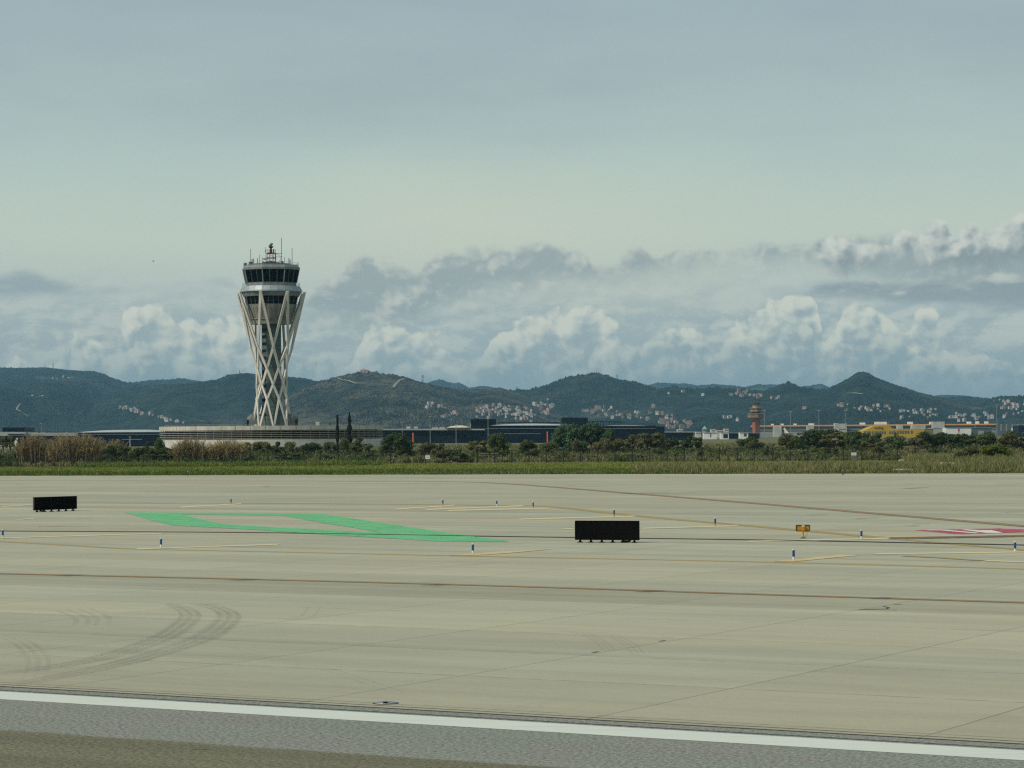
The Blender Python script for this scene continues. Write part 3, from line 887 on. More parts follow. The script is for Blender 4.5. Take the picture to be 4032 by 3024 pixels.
# scribbled crack sealant
polyline('crack_sealant', [(3380, 2401), (3400, 2399), (3490, 2398), (3500, 2393), (3478, 2388)], 0.07, M['sealant'], 0.005)
polyline('crack_sealant', [(3390, 2400), (3532, 2402.5)], 0.06, M['sealant'], 0.006)
polyline('crack_sealant', [(3518, 2379.5), (3548, 2379.5)], 0.10, M['sealant'], 0.005)
for (X, Y) in ((2347, 2568), (2610, 2524)):
    sheet('crack_sealant', band(G(X - 12, Y + 1.5), G(X + 10, Y - 2), 0.12, 0.05), M['sealant'], 0.005)
for a, b, w in (((-20, 2925), (42, 2928), .05), ((760, 2952), (830, 2951), .04)):
    sheet('asphalt_scar', band(G(*a), G(*b), w), M['asphalt_dark'], 0.004)
# verge, path
fL, fM, fR = G(0, 1839.5), G(2016, 1822), G(4032, 1811)
vL, vR = eL - dl * 240, eR + dr * 240
tag(MB().add([(*farL.xy, -0.02), (*eL.xy, -0.02), (*eM.xy, -0.02), (*eR.xy, -0.02), (*farR.xy, -0.02), (fR.x + 190, fR.y - 30, -0.02), (*fR.xy, -0.02), (*fM.xy, -0.02), (*fL.xy, -0.02), (fL.x - 190, fL.y + 10, -0.02)], [tuple(range(10))]).build('verge', M['verge']), kind='structure')
polyline('path', [(fL.x - 150, fL.y + 1, 0), (fL.x, fL.y - 6, 0), (fM.x, fM.y - 6, 0), (fR.x - 20, fR.y - 5, 0)], 3.0, M['path'], 0.0, True)

# ------------------------------------------------------------------ hills
HILLS = []


def hill(prof, d_r, d_f, m, rough=1.0, ncol=520, nrow=120, seed=0.0, tree=5.0, spur=0.5, power=1.25, roll_noise=0.0):
    us, vs = [], []
    for X, Y in prof:
        r = ray(X, Y)
        us.append(r[0] / r[1])
        vs.append(r[2] / r[1])
    us, vs = np.array(us), np.array(vs)
    u = np.linspace(us[0], us[-1], ncol)
    vr = np.interp(u, us, vs)
    k = np.ones(5) / 5
    vr = np.convolve(np.pad(vr, 2, mode='edge'), k, mode='valid')
    zr = HC + vr * d_r
    s = np.concatenate([np.linspace(0, 1, nrow) ** 0.8, 1 + np.linspace(0.08, 0.5, 6)])
    U, S = np.meshgrid(u, s)
    ZR = np.broadcast_to(zr, U.shape)
    D = d_f + (d_r - d_f) * S
    # foot line wanders
    D = D + (1 - np.clip(S, 0, 1)) * 500 * fbm(U * 40 + seed, U * 0 + seed, 3)
    Xw = U * D
    g = np.where(S <= 1, S ** power, 1 - ((S - 1) / 0.5) ** 2 * 0.9)
    nz = fbm(Xw / 900 + seed + 0.6 * fbm(Xw / 1500, D / 1500 + seed, 2), D / 2200 + seed * 1.7, 5, 0.55)
    rid = 1 - 2 * np.abs(fbm(Xw / 620 + seed * 2.1, D / 1700 + seed, 4, 0.5))
    sc_ = np.clip(S, 0, 1)
    z = ZR * g + ZR * spur * (nz * 0.9 + (rid - 0.3) * 0.5) * (sc_ * (1 - sc_) * 3.2)
    z = z + ZR * 0.02 * fbm(Xw / 120, D / 160 + seed, 3) * np.minimum(1, sc_ * 4)
    lim = (HC + (vr[None, :] - (1 - sc_) * 0.0012) * D)
    z = np.where(S < 1, np.minimum(z, lim), z)
    cell = vnoise(Xw / 9.0 + seed, D / 22.0)
    patch = np.clip(fbm(Xw / 240 + seed, D / 300, 3) * 1.6 + 0.65, 0.15, 1)
    z = z + tree * 1.5 * patch * np.minimum(1, sc_ * 8) * (0.75 * cell ** 2 + 0.55 * np.random.default_rng(int(seed * 10) + 1).random(z.shape) ** 2)
    z = np.where(sc_ <= 0.0, -3.0, z)
    V = np.stack([Xw, D, z], -1).reshape(-1, 3)
    nr, nc = U.shape
    idx = np.arange(nr * nc).reshape(nr, nc)
    Fq = np.stack([idx[:-1, :-1], idx[:-1, 1:], idx[1:, 1:], idx[1:, :-1]], -1).reshape(-1, 4)
    o = np_mesh('hills', V, Fq, m)
    tag(o, kind='structure')
    HILLS.append((u, D, z))
    return o


# far blue ridges
hill([(1500, 1600), (1600, 1535), (1684, 1508), (1733, 1494), (1782, 1510), (1809, 1508), (1847, 1529), (1901, 1521), (1956, 1529), (2021, 1541), (2075, 1535), (2150, 1536), (2250, 1580), (2350, 1620)], 13500, 11500, M['forest'], ncol=360, nrow=40, seed=4.1)
hill([(2350, 1600), (2450, 1540), (2531, 1518), (2601, 1507), (2666, 1512), (2701, 1510), (2740, 1520), (2810, 1515), (2882, 1520), (2936, 1528), (2980, 1516), (3070, 1517), (3140, 1528), (3161, 1525), (3233, 1512), (3262, 1525), (3330, 1545), (3500, 1600)], 13000, 11000, M['forest'], ncol=420, nrow=40, seed=5.3)
hill([(3500, 1600), (3600, 1570), (3697, 1556), (3747, 1556), (3813, 1559), (3863, 1570), (3950, 1590), (4200, 1620)], 12500, 10800, M['forest'], ncol=240, nrow=40, seed=6.9)
hill([(380, 1580), (503, 1508), (579, 1499), (651, 1498), (690, 1494), (705, 1491), (740, 1493), (800, 1503), (900, 1530), (1050, 1570)], 11500, 9500, M['forest'], ncol=240, nrow=50, seed=7.7)
# left massif
hill([(-900, 1480), (-400, 1462), (0, 1451), (90, 1450), (174, 1447), (253, 1455), (362, 1463), (409, 1476), (452, 1496), (503, 1508), (640, 1535), (800, 1560), (1000, 1600), (1200, 1650)], 9600, 6200, M['forest'], ncol=640, nrow=190, seed=1.3, spur=0.75)
# hill behind the tower
hill([(150, 1660), (300, 1600), (488, 1530), (600, 1516), (723, 1511), (800, 1502), (850, 1496), (904, 1478), (969, 1473), (1002, 1477), (1070, 1480), (1135, 1486), (1203, 1494), (1243, 1504), (1300, 1501), (1380, 1520), (1500, 1560), (1700, 1640)], 8200, 5600, M['forest'], ncol=560, nrow=170, seed=2.2, spur=0.7)
# bare scrub hill with the hermitage
hill([(1000, 1680), (1120, 1570), (1200, 1522), (1258, 1508), (1349, 1486), (1413, 1473), (1477, 1472), (1500, 1477), (1554, 1481), (1592, 1487), (1636, 1501), (1684, 1512), (1744, 1528), (1825, 1545), (1880, 1543), (1934, 1534), (1972, 1531), (2004, 1539), (2042, 1548), (2150, 1600), (2300, 1660)], 6900, 4900, M['maquis'], ncol=640, nrow=170, seed=3.7, spur=0.6, tree=6)
# wooded dome in the middle
hill([(1850, 1660), (1950, 1580), (2004, 1540), (2042, 1536), (2075, 1539), (2124, 1531), (2162, 1519), (2221, 1501), (2270, 1485), (2335, 1477), (2390, 1480), (2422, 1496), (2493, 1507), (2531, 1518), (2585, 1534), (2700, 1570), (2850, 1640)], 7500, 5200, M['forest'], ncol=560, nrow=170, seed=8.4, spur=0.6, tree=7)
# low ridge to the right of it
hill([(2420, 1660), (2500, 1580), (2585, 1538), (2620, 1530), (2655, 1526), (2700, 1539), (2745, 1538), (2817, 1530), (2907, 1536), (2998, 1543), (3034, 1540), (3070, 1524), (3106, 1513), (3135, 1520), (3164, 1533), (3215, 1538), (3262, 1540), (3350, 1580), (3500, 1660)], 7000, 5000, M['forest'], ncol=520, nrow=170, seed=9.6, spur=0.55, tree=7)
# pointed peak
hill([(2980, 1680), (3120, 1580), (3215, 1545), (3262, 1533), (3305, 1510), (3341, 1490), (3376, 1467), (3400, 1465), (3412, 1468), (3442, 1486), (3499, 1509), (3565, 1531), (3631, 1552), (3664, 1561), (3714, 1572), (3780, 1590), (3900, 1630), (4100, 1690)], 6700, 4700, M['forest'], ncol=600, nrow=170, seed=10.2, spur=0.55, tree=7)
hill([(3500, 1660), (3620, 1600), (3714, 1573), (3780, 1567), (3846, 1569), (3896, 1577), (3960, 1590), (4032, 1605), (4300, 1660)], 8200, 5600, M['forest'], ncol=300, nrow=110, seed=11.8)
hill([(3760, 1690), (3860, 1600), (3900, 1578), (3945, 1567), (4032, 1568), (4200, 1560), (4500, 1575), (5000, 1600)], 7200, 5000, M['forest'], ncol=400, nrow=140, seed=12.5, tree=7)


def hill_hit(X, Y):
    """where the line through a photo pixel first meets a hillside"""
    r = ray(X, Y)
    u, v = r[0] / r[1], r[2] / r[1]
    best = None
    for (uu, D, z) in HILLS:
        if not (uu[0] < u < uu[-1]): continue
        j = int(round((u - uu[0]) / (uu[1] - uu[0])))
        d, zz = D[:, j], z[:, j]
        ok = np.nonzero((zz - HC) / d >= v)[0]
        if len(ok):
            i = ok[0]
            dd = d[i]
            if best is None or dd < best[1]:
                best = (u * dd, dd, zz[i])
    return Vector(best) if best else None


def top_of_hill(X, Y, d):
    r = ray(X, Y)
    return Vector((r[0] / r[1] * d, d, HC + r[2] / r[1] * d))


# dirt tracks scoured on the slopes
for name_pts, w in ((((72, 1612), (64, 1622), (80, 1632), (98, 1645), (111, 1652)), 4), (((98, 1606), (80, 1609), (66, 1616)), 4),
                    (((1548, 1534), (1560, 1520), (1572, 1508), (1590, 1500)), 5), (((1330, 1498), (1345, 1506), (1370, 1512), (1400, 1519), (1440, 1520)), 4),
                    (((3320, 1537), (3350, 1530), (3400, 1520)), 4), (((3330, 1557), (3360, 1558), (3395, 1561)), 4)):
    q = [hill_hit(*p) for p in name_pts]
    if any(p is None for p in q): continue
    mb = MB()
    for a, b in zip(q[:-1], q[1:]):
        a2, b2 = a + Vector((0, 0, 5)), b + Vector((0, 0, 5))
        dv = (b - a); dv.z = 0
        nn = Vector((-dv.y, dv.x, 0)).normalized() * (w / 2)
        up = Vector((0, 0, w * 0.2))
        mb.quad(a2 - nn, b2 - nn, b2 + nn + up, a2 + nn + up)
    tag(mb.build('dirt_track', M['track']), kind='structure')

# pale rock faces on the left massif
mb = MB()
for (X, Y, wpx, hpx) in ((206, 1493, 5, 9), (224, 1494, 4, 6), (248, 1491, 6, 11), (270, 1490, 9, 4), (283, 1492, 5, 4), (125, 1560, 14, 4), (165, 1561, 20, 4)):
    c = hill_hit(X, Y)
    if c is None: continue
    k = c.y / F
    w, h = wpx * k, hpx * k
    pts = [(-w / 2, -4, 0), (-w * .2, -9, 0), (w * .3, -8, 0), (w / 2, -4, 0), (-w * .45, 12, h * .8), (-w * .1, 10, h), (w * .25, 11, h * .85), (w * .42, 13, h * .7)]
    mb.add([tuple(c + Vector(p)) for p in pts], [(0, 1, 5, 4), (1, 2, 6, 5), (2, 3, 7, 6)])
tag(mb.build('rock_faces', M['slab']), kind='structure')

# hillside houses --------------------------------------------------
def house_mesh(kind, w, d, h, wall, roof, rng_):
    mb = MB()
    mb.box((-w / 2, -d / 2, -6), (w / 2, d / 2, h), 0)
    if kind == 'gable':
        e = 0.5
        a = [(-w / 2 - e, -d / 2 - e, h), (w / 2 + e, -d / 2 - e, h), (w / 2 + e, d / 2 + e, h), (-w / 2 - e, d / 2 + e, h), (-w / 2 - e, 0, h + d * .28), (w / 2 + e, 0, h + d * .28)]
        mb.add(a, [(0, 1, 5, 4), (2, 3, 4, 5), (3, 0, 4), (1, 2, 5)], 1)
    elif kind == 'hip':
        e = 0.5
        a = [(-w / 2 - e, -d / 2 - e, h), (w / 2 + e, -d / 2 - e, h), (w / 2 + e, d / 2 + e, h), (-w / 2 - e, d / 2 + e, h), (-w * .2, 0, h + d * .25), (w * .2, 0, h + d * .25)]
        mb.add(a, [(0, 1, 5, 4), (2, 3, 4, 5), (3, 0, 4), (1, 2, 5)], 1)
    else:
        mb.box((-w / 2 - .2, -d / 2 - .2, h), (w / 2 + .2, d / 2 + .2, h + .5), 1)
        mb.box((-w / 4, -d / 4, h + .5), (w / 6, d / 4, h + 2.2), 0)
    nwin = max(2, int(w / 3.2))
    for fl in range(int(h // 3)):
        for i in range(nwin):
            x = -w / 2 + (i + .5) * w / nwin
            mb.box((x - .6, -d / 2 - .04, fl * 3 + 1), (x + .6, -d / 2 + .05, fl * 3 + 2.3), 2)
    return mb.build('hillside_house', [wall, roof, M['dark_grey']])


PROTO = []
for kd, w, d, h, wl, rf in (('gable', 11, 8, 6, 'pale_wall', 'tile'), ('hip', 12, 9, 5.5, 'cream_wall', 'tile'), ('flat', 13, 9, 7, 'pale_wall', 'pale_wall'), ('gable', 9, 8, 6.5, 'rose_wall', 'tile'), ('flat', 15, 10, 9, 'cream_wall', 'roof_light'), ('flat', 18, 10, 11, 'rose_wall', 'tile')):
    o = house_mesh(kd, w, d, h, M[wl], M[rf], None)
    PROTO.append(o)
used_proto = [False] * len(PROTO)
CLUST = [
    # label, group, list of photo points, spread x, spread y, count, kinds
    ('small pale house in the hillside row left of the tall lattice tower', 'houses in a row on the left hillside', [(484, 1611), (505, 1613), (530, 1617), (534, 1622), (550, 1634), (586, 1632), (605, 1637), (633, 1645), (640, 1648), (655, 1655), (662, 1658), (690, 1663), (705, 1667), (720, 1671)], 8, 3, 26, (0, 1, 2, 4, 0)),
    ('small house in the dense white village above the dark terminal', 'houses of the village above the dark terminal', [(1895, 1625), (1925, 1618), (1960, 1606), (1990, 1620), (2020, 1628), (2060, 1635), (2100, 1640), (2140, 1632), (2130, 1600), (2165, 1600), (2100, 1612), (1950, 1635), (2000, 1645), (2050, 1648), (1910, 1640), (2080, 1655)], 26, 9, 92, (0, 1, 2, 2, 0, 4, 3)),
    ('small house among shrubs on the slope below the hermitage hill', 'houses below the hermitage hill', [(1690, 1602), (1720, 1604), (1748, 1608), (1780, 1632), (1760, 1640), (1800, 1636), (1740, 1646)], 12, 4, 20, (0, 1, 2, 3)),
    ('small house in the village to the right of the big green tree', 'houses of the village right of the big tree', [(2322, 1630), (2350, 1615), (2380, 1618), (2410, 1625), (2440, 1638), (2480, 1640), (2510, 1630), (2550, 1648), (2600, 1636), (2590, 1626), (2630, 1650), (2660, 1660)], 20, 9, 52, (0, 1, 2, 3, 0, 5)),
    ('rose coloured block with tiled roof low down beside the dark terminal end', 'blocks beside the end of the dark terminal', [(2620, 1668), (2650, 1675), (2690, 1672), (2720, 1672), (2640, 1690), (2700, 1686), (2600, 1660)], 14, 6, 26, (5, 3, 1, 5)),
    ('small tile roofed house high on the ridge above the brick control tower', 'houses on the ridge above the brick tower', [(2875, 1558), (2900, 1556), (2930, 1556), (2950, 1560), (2915, 1565), (3000, 1565), (3040, 1570), (3070, 1567), (2985, 1562)], 11, 4, 24, (3, 1, 1, 3)),
    ('small white house scattered in the woods behind the brick control tower', 'houses in the woods behind the brick tower', [(2850, 1646), (2865, 1650), (2900, 1655), (2640, 1552), (2690, 1550), (3173, 1608), (2760, 1560)], 6, 3, 10, (0, 2)),
    ('small house on the wooded slope under the pointed peak', 'houses under the pointed peak', [(3325, 1598), (3360, 1614), (3400, 1610), (3430, 1605), (3460, 1615), (3510, 1612), (3560, 1625), (3600, 1620), (3610, 1635), (3650, 1640), (3680, 1620), (3640, 1650), (3570, 1645)], 20, 8, 42, (0, 1, 2, 3, 1)),
    ('small white house low down behind the right end of the orange edged terminal', 'houses low behind the right end of the terminal', [(3760, 1650), (3790, 1642), (3830, 1644), (3860, 1640), (3900, 1652), (3810, 1658)], 16, 5, 26, (0, 2, 1)),
    ('small pale house on the far right hill beneath the skyline', 'houses on the far right hill', [(3940, 1580), (3970, 1590), (4000, 1600), (4030, 1585), (4020, 1620), (3990, 1635), (4060, 1610), (3960, 1612)], 22, 10, 30, (0, 1, 2, 3)),
]
rh = random.Random(21)
for lab, grp, pts, sx, sy, cnt, kinds in CLUST:
    for i in range(cnt):
        b = pts[i % len(pts)]
        p = hill_hit(b[0] + rh.gauss(0, sx * .8), b[1] + rh.gauss(0, sy * .8))
        if p is None or p.y < 4000: continue
        k = rh.choice(kinds)
        if not used_proto[k]:
            o = PROTO[k]
            used_proto[k] = True
        else:
            o = PROTO[k].copy()
            COL.objects.link(o)
        s = rh.choice((.32, .40, .46, .52, .60, .74)) * min(1.25, p.y / 6000)
        o.location = p + Vector((0, 0, 1.5))
        o.rotation_euler = (0, 0, rh.uniform(-.7, .7))
        o.scale = (s, s, s)
        tag(o, lab, 'house', grp)
for k, f in enumerate(used_proto):
    if not f: bpy.data.objects.remove(PROTO[k])

# hermitage on the bare hill
p = top_of_hill(1434, 1470, 6890)
t = thing('hermitage', 'small beige hermitage with a gabled chapel on top of the bare scrub hill', 'hermitage', p)
MB().box((-10, -6, -8), (12, 6, 6.5)).box((-14, -5, -8), (-10, 5, 4)).build('wall', M['cream_wall'], t)
MB().add([(-10.5, -6.5, 6.5), (12.5, -6.5, 6.5), (12.5, 6.5, 6.5), (-10.5, 6.5, 6.5), (-10.5, 0, 10), (12.5, 0, 10)], [(0, 1, 5, 4), (2, 3, 4, 5), (3, 0, 4), (1, 2, 5)]).build('roof', M['tile'], t)
MB().box((-4, -7, -6), (0, -6.02, 12)).add([(-4, -7, 12), (0, -7, 12), (0, -6.02, 12), (-4, -6.02, 12), (-2, -6.5, 14)], [(0, 1, 4), (1, 2, 4), (2, 3, 4), (3, 0, 4)]).build('bell_gable', M['cream_wall'], t)

# pylons on the ridges
def pylon(h, arms=True, w=0.55):
    mb = MB()
    b = h * .09
    t_ = h * .02
    for sx in (-1, 1):
        for sy in (-1, 1):
            mb.beam((sx * b, sy * b, -6), (sx * t_, sy * t_, h * .97), w)
    n = 6
    for i in range(n):
        z0, z1 = h * i / n, h * (i + 1) / n
        w0, w1 = b + (t_ - b) * i / n, b + (t_ - b) * (i + 1) / n
        for sy in (-1, 1):
            mb.beam((-w0, sy * w0, z0), (w1, sy * w1, z1), w * .6)
            mb.beam((w0, sy * w0, z0), (-w1, sy * w1, z1), w * .6)
    if arms:
        for z, L in ((.62, .17), (.76, .21), (.90, .15)):
            mb.beam((-h * L, 0, h * z), (h * L, 0, h * z), w)
            mb.beam((-h * L, 0, h * z), (0, 0, h * (z + .06)), w * .6)
            mb.beam((h * L, 0, h * z), (0, 0, h * (z + .06)), w * .6)
    else:
        mb.beam((0, 0, h * .9), (0, 0, h * 1.2), w * .8)
    return mb


for X, Y0, Y1, d, arms, lab in ((1665, 1507, 1475, 6850, True, 'tallest lattice power pylon on the skyline right of the hermitage hill'), (1768, 1532, 1505, 6700, True, 'lattice power pylon on the falling ridge in front of the small blue peak'),
                                (1887, 1545, 1522, 6700, True, 'lattice power pylon on the low saddle between the two hills'), (1965, 1557, 1527, 6500, True, 'lattice power pylon standing just left of the wooded dome'),
                                (2196, 1568, 1530, 6300, True, 'lattice power pylon on the left flank of the wooded dome'), (2430, 1499, 1474, 7400, True, 'lattice power pylon on top of the wooded dome'),
                                (943, 1476, 1455, 8150, False, 'slim transmitter mast on the hilltop left of the tall lattice tower'), (209, 1452, 1428, 9550, False, 'taller radio mast on the left massif skyline'),
                                (177, 1449, 1437, 9550, False, 'shorter radio mast beside the taller one on the left massif'), (1306, 1503, 1486, 7900, True, 'power pylon on the ridge left of the hermitage'), (1355, 1585, 1566, 6500, True, 'pale pylon low on the slope above the two cypresses')):
    p = top_of_hill(X, Y0, d)
    q = top_of_hill(X, Y1, d)
    hh = max(14, q.z - p.z)
    o = pylon(hh, arms).build('power_pylon' if arms else 'radio_mast', M['pylon'])
    o.location = p
    tag(o, lab, 'pylon' if arms else 'radio mast', 'pylons and masts on the hills')

# ------------------------------------------------------------------ the tall control tower on its round building
DT = 780.0
TX = P(1068, 1200, DT).x
zt = lambda Y: P(1068, Y, DT).z
K = DT / F
Rr = lambda crop: crop * 0.27125 * K          # radii measured in the enlarged crop
OCT = math.radians(-12)
Y1c = lambda y: zt(900 + 0.27125 * y)         # heights from the upper crop
Y2c = lambda y: zt(1250 + 0.27125 * y)        # and the lower crop

# --- round louvred building
RB = 34.2
b_top, b_fas = P(1066, 1676, DT - RB).z, P(1066, 1693, DT - RB).z
b_low = P(1066, 1730, DT - RB).z
bld = thing('round_building', 'low round pale building with bands of horizontal louvres at the foot of the tall tower', 'building', (TX, DT, 0))
MB().lathe([(RB - .3, b_low), (RB, b_low), (RB, b_low - .2), (RB, -0.05)], 96).build('base_wall', M['pale_base'], bld)
mb = MB().lathe([(RB - .5, b_fas), (RB + .15, b_fas), (RB + .15, b_top), (RB - .5, b_top), (RB - .5, b_top - .8)], 96)
mb.build('fascia', M['fascia'], bld)
mb = MB()
for k in range(48):
    a = 2 * PI * (k + .3) / 48
    x, y = (RB + .152) * math.sin(a), -(RB + .152) * math.cos(a)
    mb.box((-.03, -.02, b_fas + .02), (.03, .02, b_top - .02), 0, a, (x, y, 0))
mb.build('panel_joint', M['dark_grey'], bld)
MB().lathe([(RB - .5, b_top - .8), (0.01, b_top - .75)], 96).build('roof', M['beige'], bld)
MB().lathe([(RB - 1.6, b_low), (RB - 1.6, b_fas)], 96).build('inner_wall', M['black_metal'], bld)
mb = MB()
nl = 5
for i in range(nl):
    z = b_low + (b_fas - b_low) * (i + 0.5) / nl
    mb.lathe([(RB - .20, z - .03), (RB - .02, z - .06), (RB + .02, z + .05), (RB - .18, z + .07), (RB - .20, z - .03)], 96)
mb.build('louvre_slats', M['fascia'], bld)
mb = MB()
for k in range(72):
    a = 2 * PI * k / 72
    mb.box((-.06, -.06, b_low), (.06, .06, b_fas), 0, a, ((RB - .42) * math.sin(a), -(RB - .42) * math.cos(a), 0))
mb.build('louvre_posts', M['grey_metal'], bld)
mb = MB()
for k in range(60):
    a = 2 * PI * k / 60
    mb.beam(((RB - 1.5) * math.sin(a), -(RB - 1.5) * math.cos(a), b_top - .8), ((RB - 1.5) * math.sin(a), -(RB - 1.5) * math.cos(a), b_top + .45), .05)
mb.lathe([(RB - 1.52, b_top + .42), (RB - 1.48, b_top + .42), (RB - 1.48, b_top + .48), (RB - 1.52, b_top + .48), (RB - 1.52, b_top + .42)], 60)
mb.build('roof_railing', M['steel'], bld)
RZ = b_top - .74
for nm, lab, cat, X, w, h, d, m in (('roof_vent', 'pale box vent on the round roof just right of the tower foot', 'vent', 1251, 1.1, 1.6, 14, 'core'), ('roof_vent', 'black box vent on the round roof, left of the two cypresses', 'vent', 1300, .8, 1.4, 16, 'dark_grey'),
                                    ('roof_vent', 'small white box on the round roof left of the tower foot', 'vent', 1006, .7, .9, 22, 'white'), ('roof_vent', 'white roof unit with a slanted top beside the tower foot', 'vent', 996, .9, .5, 24, 'white'),
                                    ('roof_vent', 'small grey box near the right end of the round roof', 'vent', 1430, .8, 1.0, 8, 'dark_grey'), ('roof_vent', 'long white skylight box on the left part of the round roof', 'vent', 876, 2.2, .5, 20, 'white'),
                                    ('roof_vent', 'low white skylight box nearest the tower on the left roof', 'vent', 944, 1.8, .5, 22, 'white')):
    x = P(X, 1670, DT - d).x
    t = thing(nm, lab, cat, (x, DT - d, RZ), group='boxes on the round roof')
    MB().box((-w / 2, -w / 2, 0), (w / 2, w / 2, h + .35)).build('body', M[m], t)
    MB().box((-w / 2 - .08, -w / 2 - .08, h + .352), (w / 2 + .08, w / 2 + .08, h + .45)).build('lid', M['grey_metal'], t)
for i, X in enumerate((790, 680, 862, 924, 1352, 1452, 1478, 1410)):
    x = P(X, 1670, DT - 24 if abs(X - 1066) < 250 else DT - 8).x
    y = DT - 24 if abs(X - 1066) < 250 else DT - 8
    lab = ['tallest thin pole on the roof left of the tower', 'thin roof pole nearest the left end of the round building', 'thin roof pole second left of the tower foot', 'thin roof pole closest to the tower foot on its left', 'thin roof pole right beside the slim cypress', 'second thin roof pole from the right end of the round building', 'thin roof pole at the right end of the round building', 'thin roof pole just right of the thick cypress'][i]
    t = thing('roof_pole', lab, 'pole', (x, y, RZ), group='thin poles on the round roof')
    MB().tube([(0, 0, 0), (0, 0, 2.6 + (i * 37 % 5) * .25 + (1.0 if i == 0 else 0))], .05, 5).build('pole', M['dark_grey'], t)
    MB().box((-.22, -.1, 2.5), (.22, .1, 2.7)).build('lamp_head', M['grey_metal'], t)

# --- tower
tw = thing('control_tower', 'tall airport control tower with a dark glass cab and white criss-cross struts', 'control tower', (TX, DT, 0))
LEV = [(Rr(509), Y1c(935), 0.0), (Rr(301), Y2c(430), 22.5), (Rr(224), Y2c(745), 45.0), (Rr(216), Y2c(977), 67.5), (Rr(229), Y2c(1190), 90.0), (Rr(284), RZ, 112.5)]
for k in range(8):
    for sgn in (1, -1):
        mb = MB()
        pts = []
        for (r, z, a) in LEV:
            an = OCT + math.radians(45 * k + sgn * a)
            rr = r + (0.10 if sgn > 0 else -0.10)
            pts.append(Vector((rr * math.sin(an), -rr * math.cos(an), z)))
        for i in range(5):
            p, q = pts[i], pts[i + 1]
            mid = (p + q) / 2
            out = Vector((mid.x, mid.y, 0)).normalized()
            d = (q - p).normalized()
            e = d * .10
            mb.beam(p - (e if i else d * 0.0), q + (e if i < 4 else d * .3), 0.76 - .05 * i, 0.44, 0, up=out, w2=0.72 - .05 * i)
        mb.build('strut', M['strut'], tw)
# shaft
r_s = Rr(150)
OS = math.radians(-19.5)
z_sh = Y1c(1385)
MB().lathe([(r_s * 1.06, RZ), (r_s * 1.03, RZ + 5), (r_s, RZ + 10), (r_s, z_sh)], 8, OS).build('shaft', M['shaft'], tw)
sh = tw.children[-1]
# panel joints on the shaft faces
mb = MB()
for i in range(1, 24):
    z = RZ + (z_sh - RZ) * i / 24
    mb.lathe([(r_s * 1.062 if z < RZ + 8 else r_s + .03, z - .06), (r_s * 1.062 if z < RZ + 8 else r_s + .03, z + .06)], 8, OS)
mb.build('panel_joint', M['dark_grey'], sh)
a = OS - math.radians(22.5)
nrm = Vector((math.sin(a), -math.cos(a), 0))
tan = Vector((math.cos(a), math.sin(a), 0))
ap = r_s * math.cos(PI / 8)
zw, step = Y2c(183), (Y2c(183) - Y2c(1408)) / 12.0
for i in range(13):
    z = zw - i * step
    for off, w, h, mt, nm in ((.10, 1.02, .62, 'glass', 'window'),):
        c = nrm * (ap + .06 + (.15 if z < RZ + 10 else 0)) + Vector((0, 0, z))
        mb = MB()
        for sa, sb in (((-w, -h), (w, -h + .08)), ((-w, h - .08), (w, h)), ((-w, -h + .08), (-w + .08, h - .08)), ((w - .08, -h + .08), (w, h - .08))):
            q = [c + tan * x + Vector((0, 0, y)) for x, y in ((sa[0], sa[1]), (sb[0], sa[1]), (sb[0], sb[1]), (sa[0], sb[1]))]
            mb.quad(*[p + nrm * .04 for p in q], 1)
        q = [c + tan * x + Vector((0, 0, y)) for x, y in ((-w, -h), (w, -h), (w, h), (-w, h))]
        mb.quad(*q, 0)
        mb.build('window', [M['black_glass'], M['panel']], sh)
    # darker spandrel between windows
    if i < 12:
        zz = z - step / 2
        c = nrm * (ap + .045 + (.15 if zz < RZ + 10 else 0)) + Vector((0, 0, zz))
# drum under the lower windows
zA, zB, zC = Y1c(1108), Y1c(1312), Y1c(1390)
MB().lathe([(Rr(374), zA), (Rr(362), zA - 1.0), (Rr(312), zB)], 32, OCT).build('drum', M['soffit'], tw)
MB().lathe([(Rr(322), zB), (Rr(322), zB - .25), (Rr(308), zB - .26), (Rr(290), zC), (r_s - .2, zC + .05)], 32, OCT).build('drum_ledge', M['soffit'], tw)
mb = MB()
for k in range(32):
    an = OCT + 2 * PI * (k + .5) / 32
    dv = Vector((math.sin(an), -math.cos(an), 0))
    mb.beam(dv * (Rr(361) + .02) + Vector((0, 0, zA - 1.05)), dv * (Rr(313) + .02) + Vector((0, 0, zB + .05)), .05, .05)
mb.build('drum_joint', M['dark_grey'], tw)
# lower windows
zW0, zW1 = Y1c(992), zA
MB().lathe([(Rr(374), zW1), (Rr(402), zW0)], 8, OCT).build('lower_window', M['glass'], tw)
mb = MB()
for k in range(8):
    for j in range(4):
        a0 = OCT + 2 * PI * k / 8
        a1 = OCT + 2 * PI * (k + 1) / 8
        f = j / 4
        def pt(r, z):
            A_, B_ = Vector((r * math.sin(a0), -r * math.cos(a0), z)), Vector((r * math.sin(a1), -r * math.cos(a1), z))
            return A_.lerp(B_, f)
        wd = .22 if j == 0 else .09
        mb.beam(pt(Rr(376), zW1 + .02), pt(Rr(404), zW0 - .02), wd, .1)
mb.build('lower_mullion', M['panel'], tw)
MB().lathe([(Rr(374) + .35, zA - .16), (Rr(374) + .35, zA + .02), (Rr(374) - .1, zA + .021)], 8, OCT).lathe([(Rr(374) + .35, zA - .16), (Rr(362), zA - .2)], 8, OCT).build('lower_sill', M['panel'], tw)
mb = MB()
for k in range(32):
    an = OCT + 2 * PI * k / 32
    dv = Vector((math.sin(an), -math.cos(an), 0)) * (Rr(374) * .95 + .5)
    mb.beam(dv + Vector((0, 0, zA)), dv + Vector((0, 0, zA + 1.0)), .05)
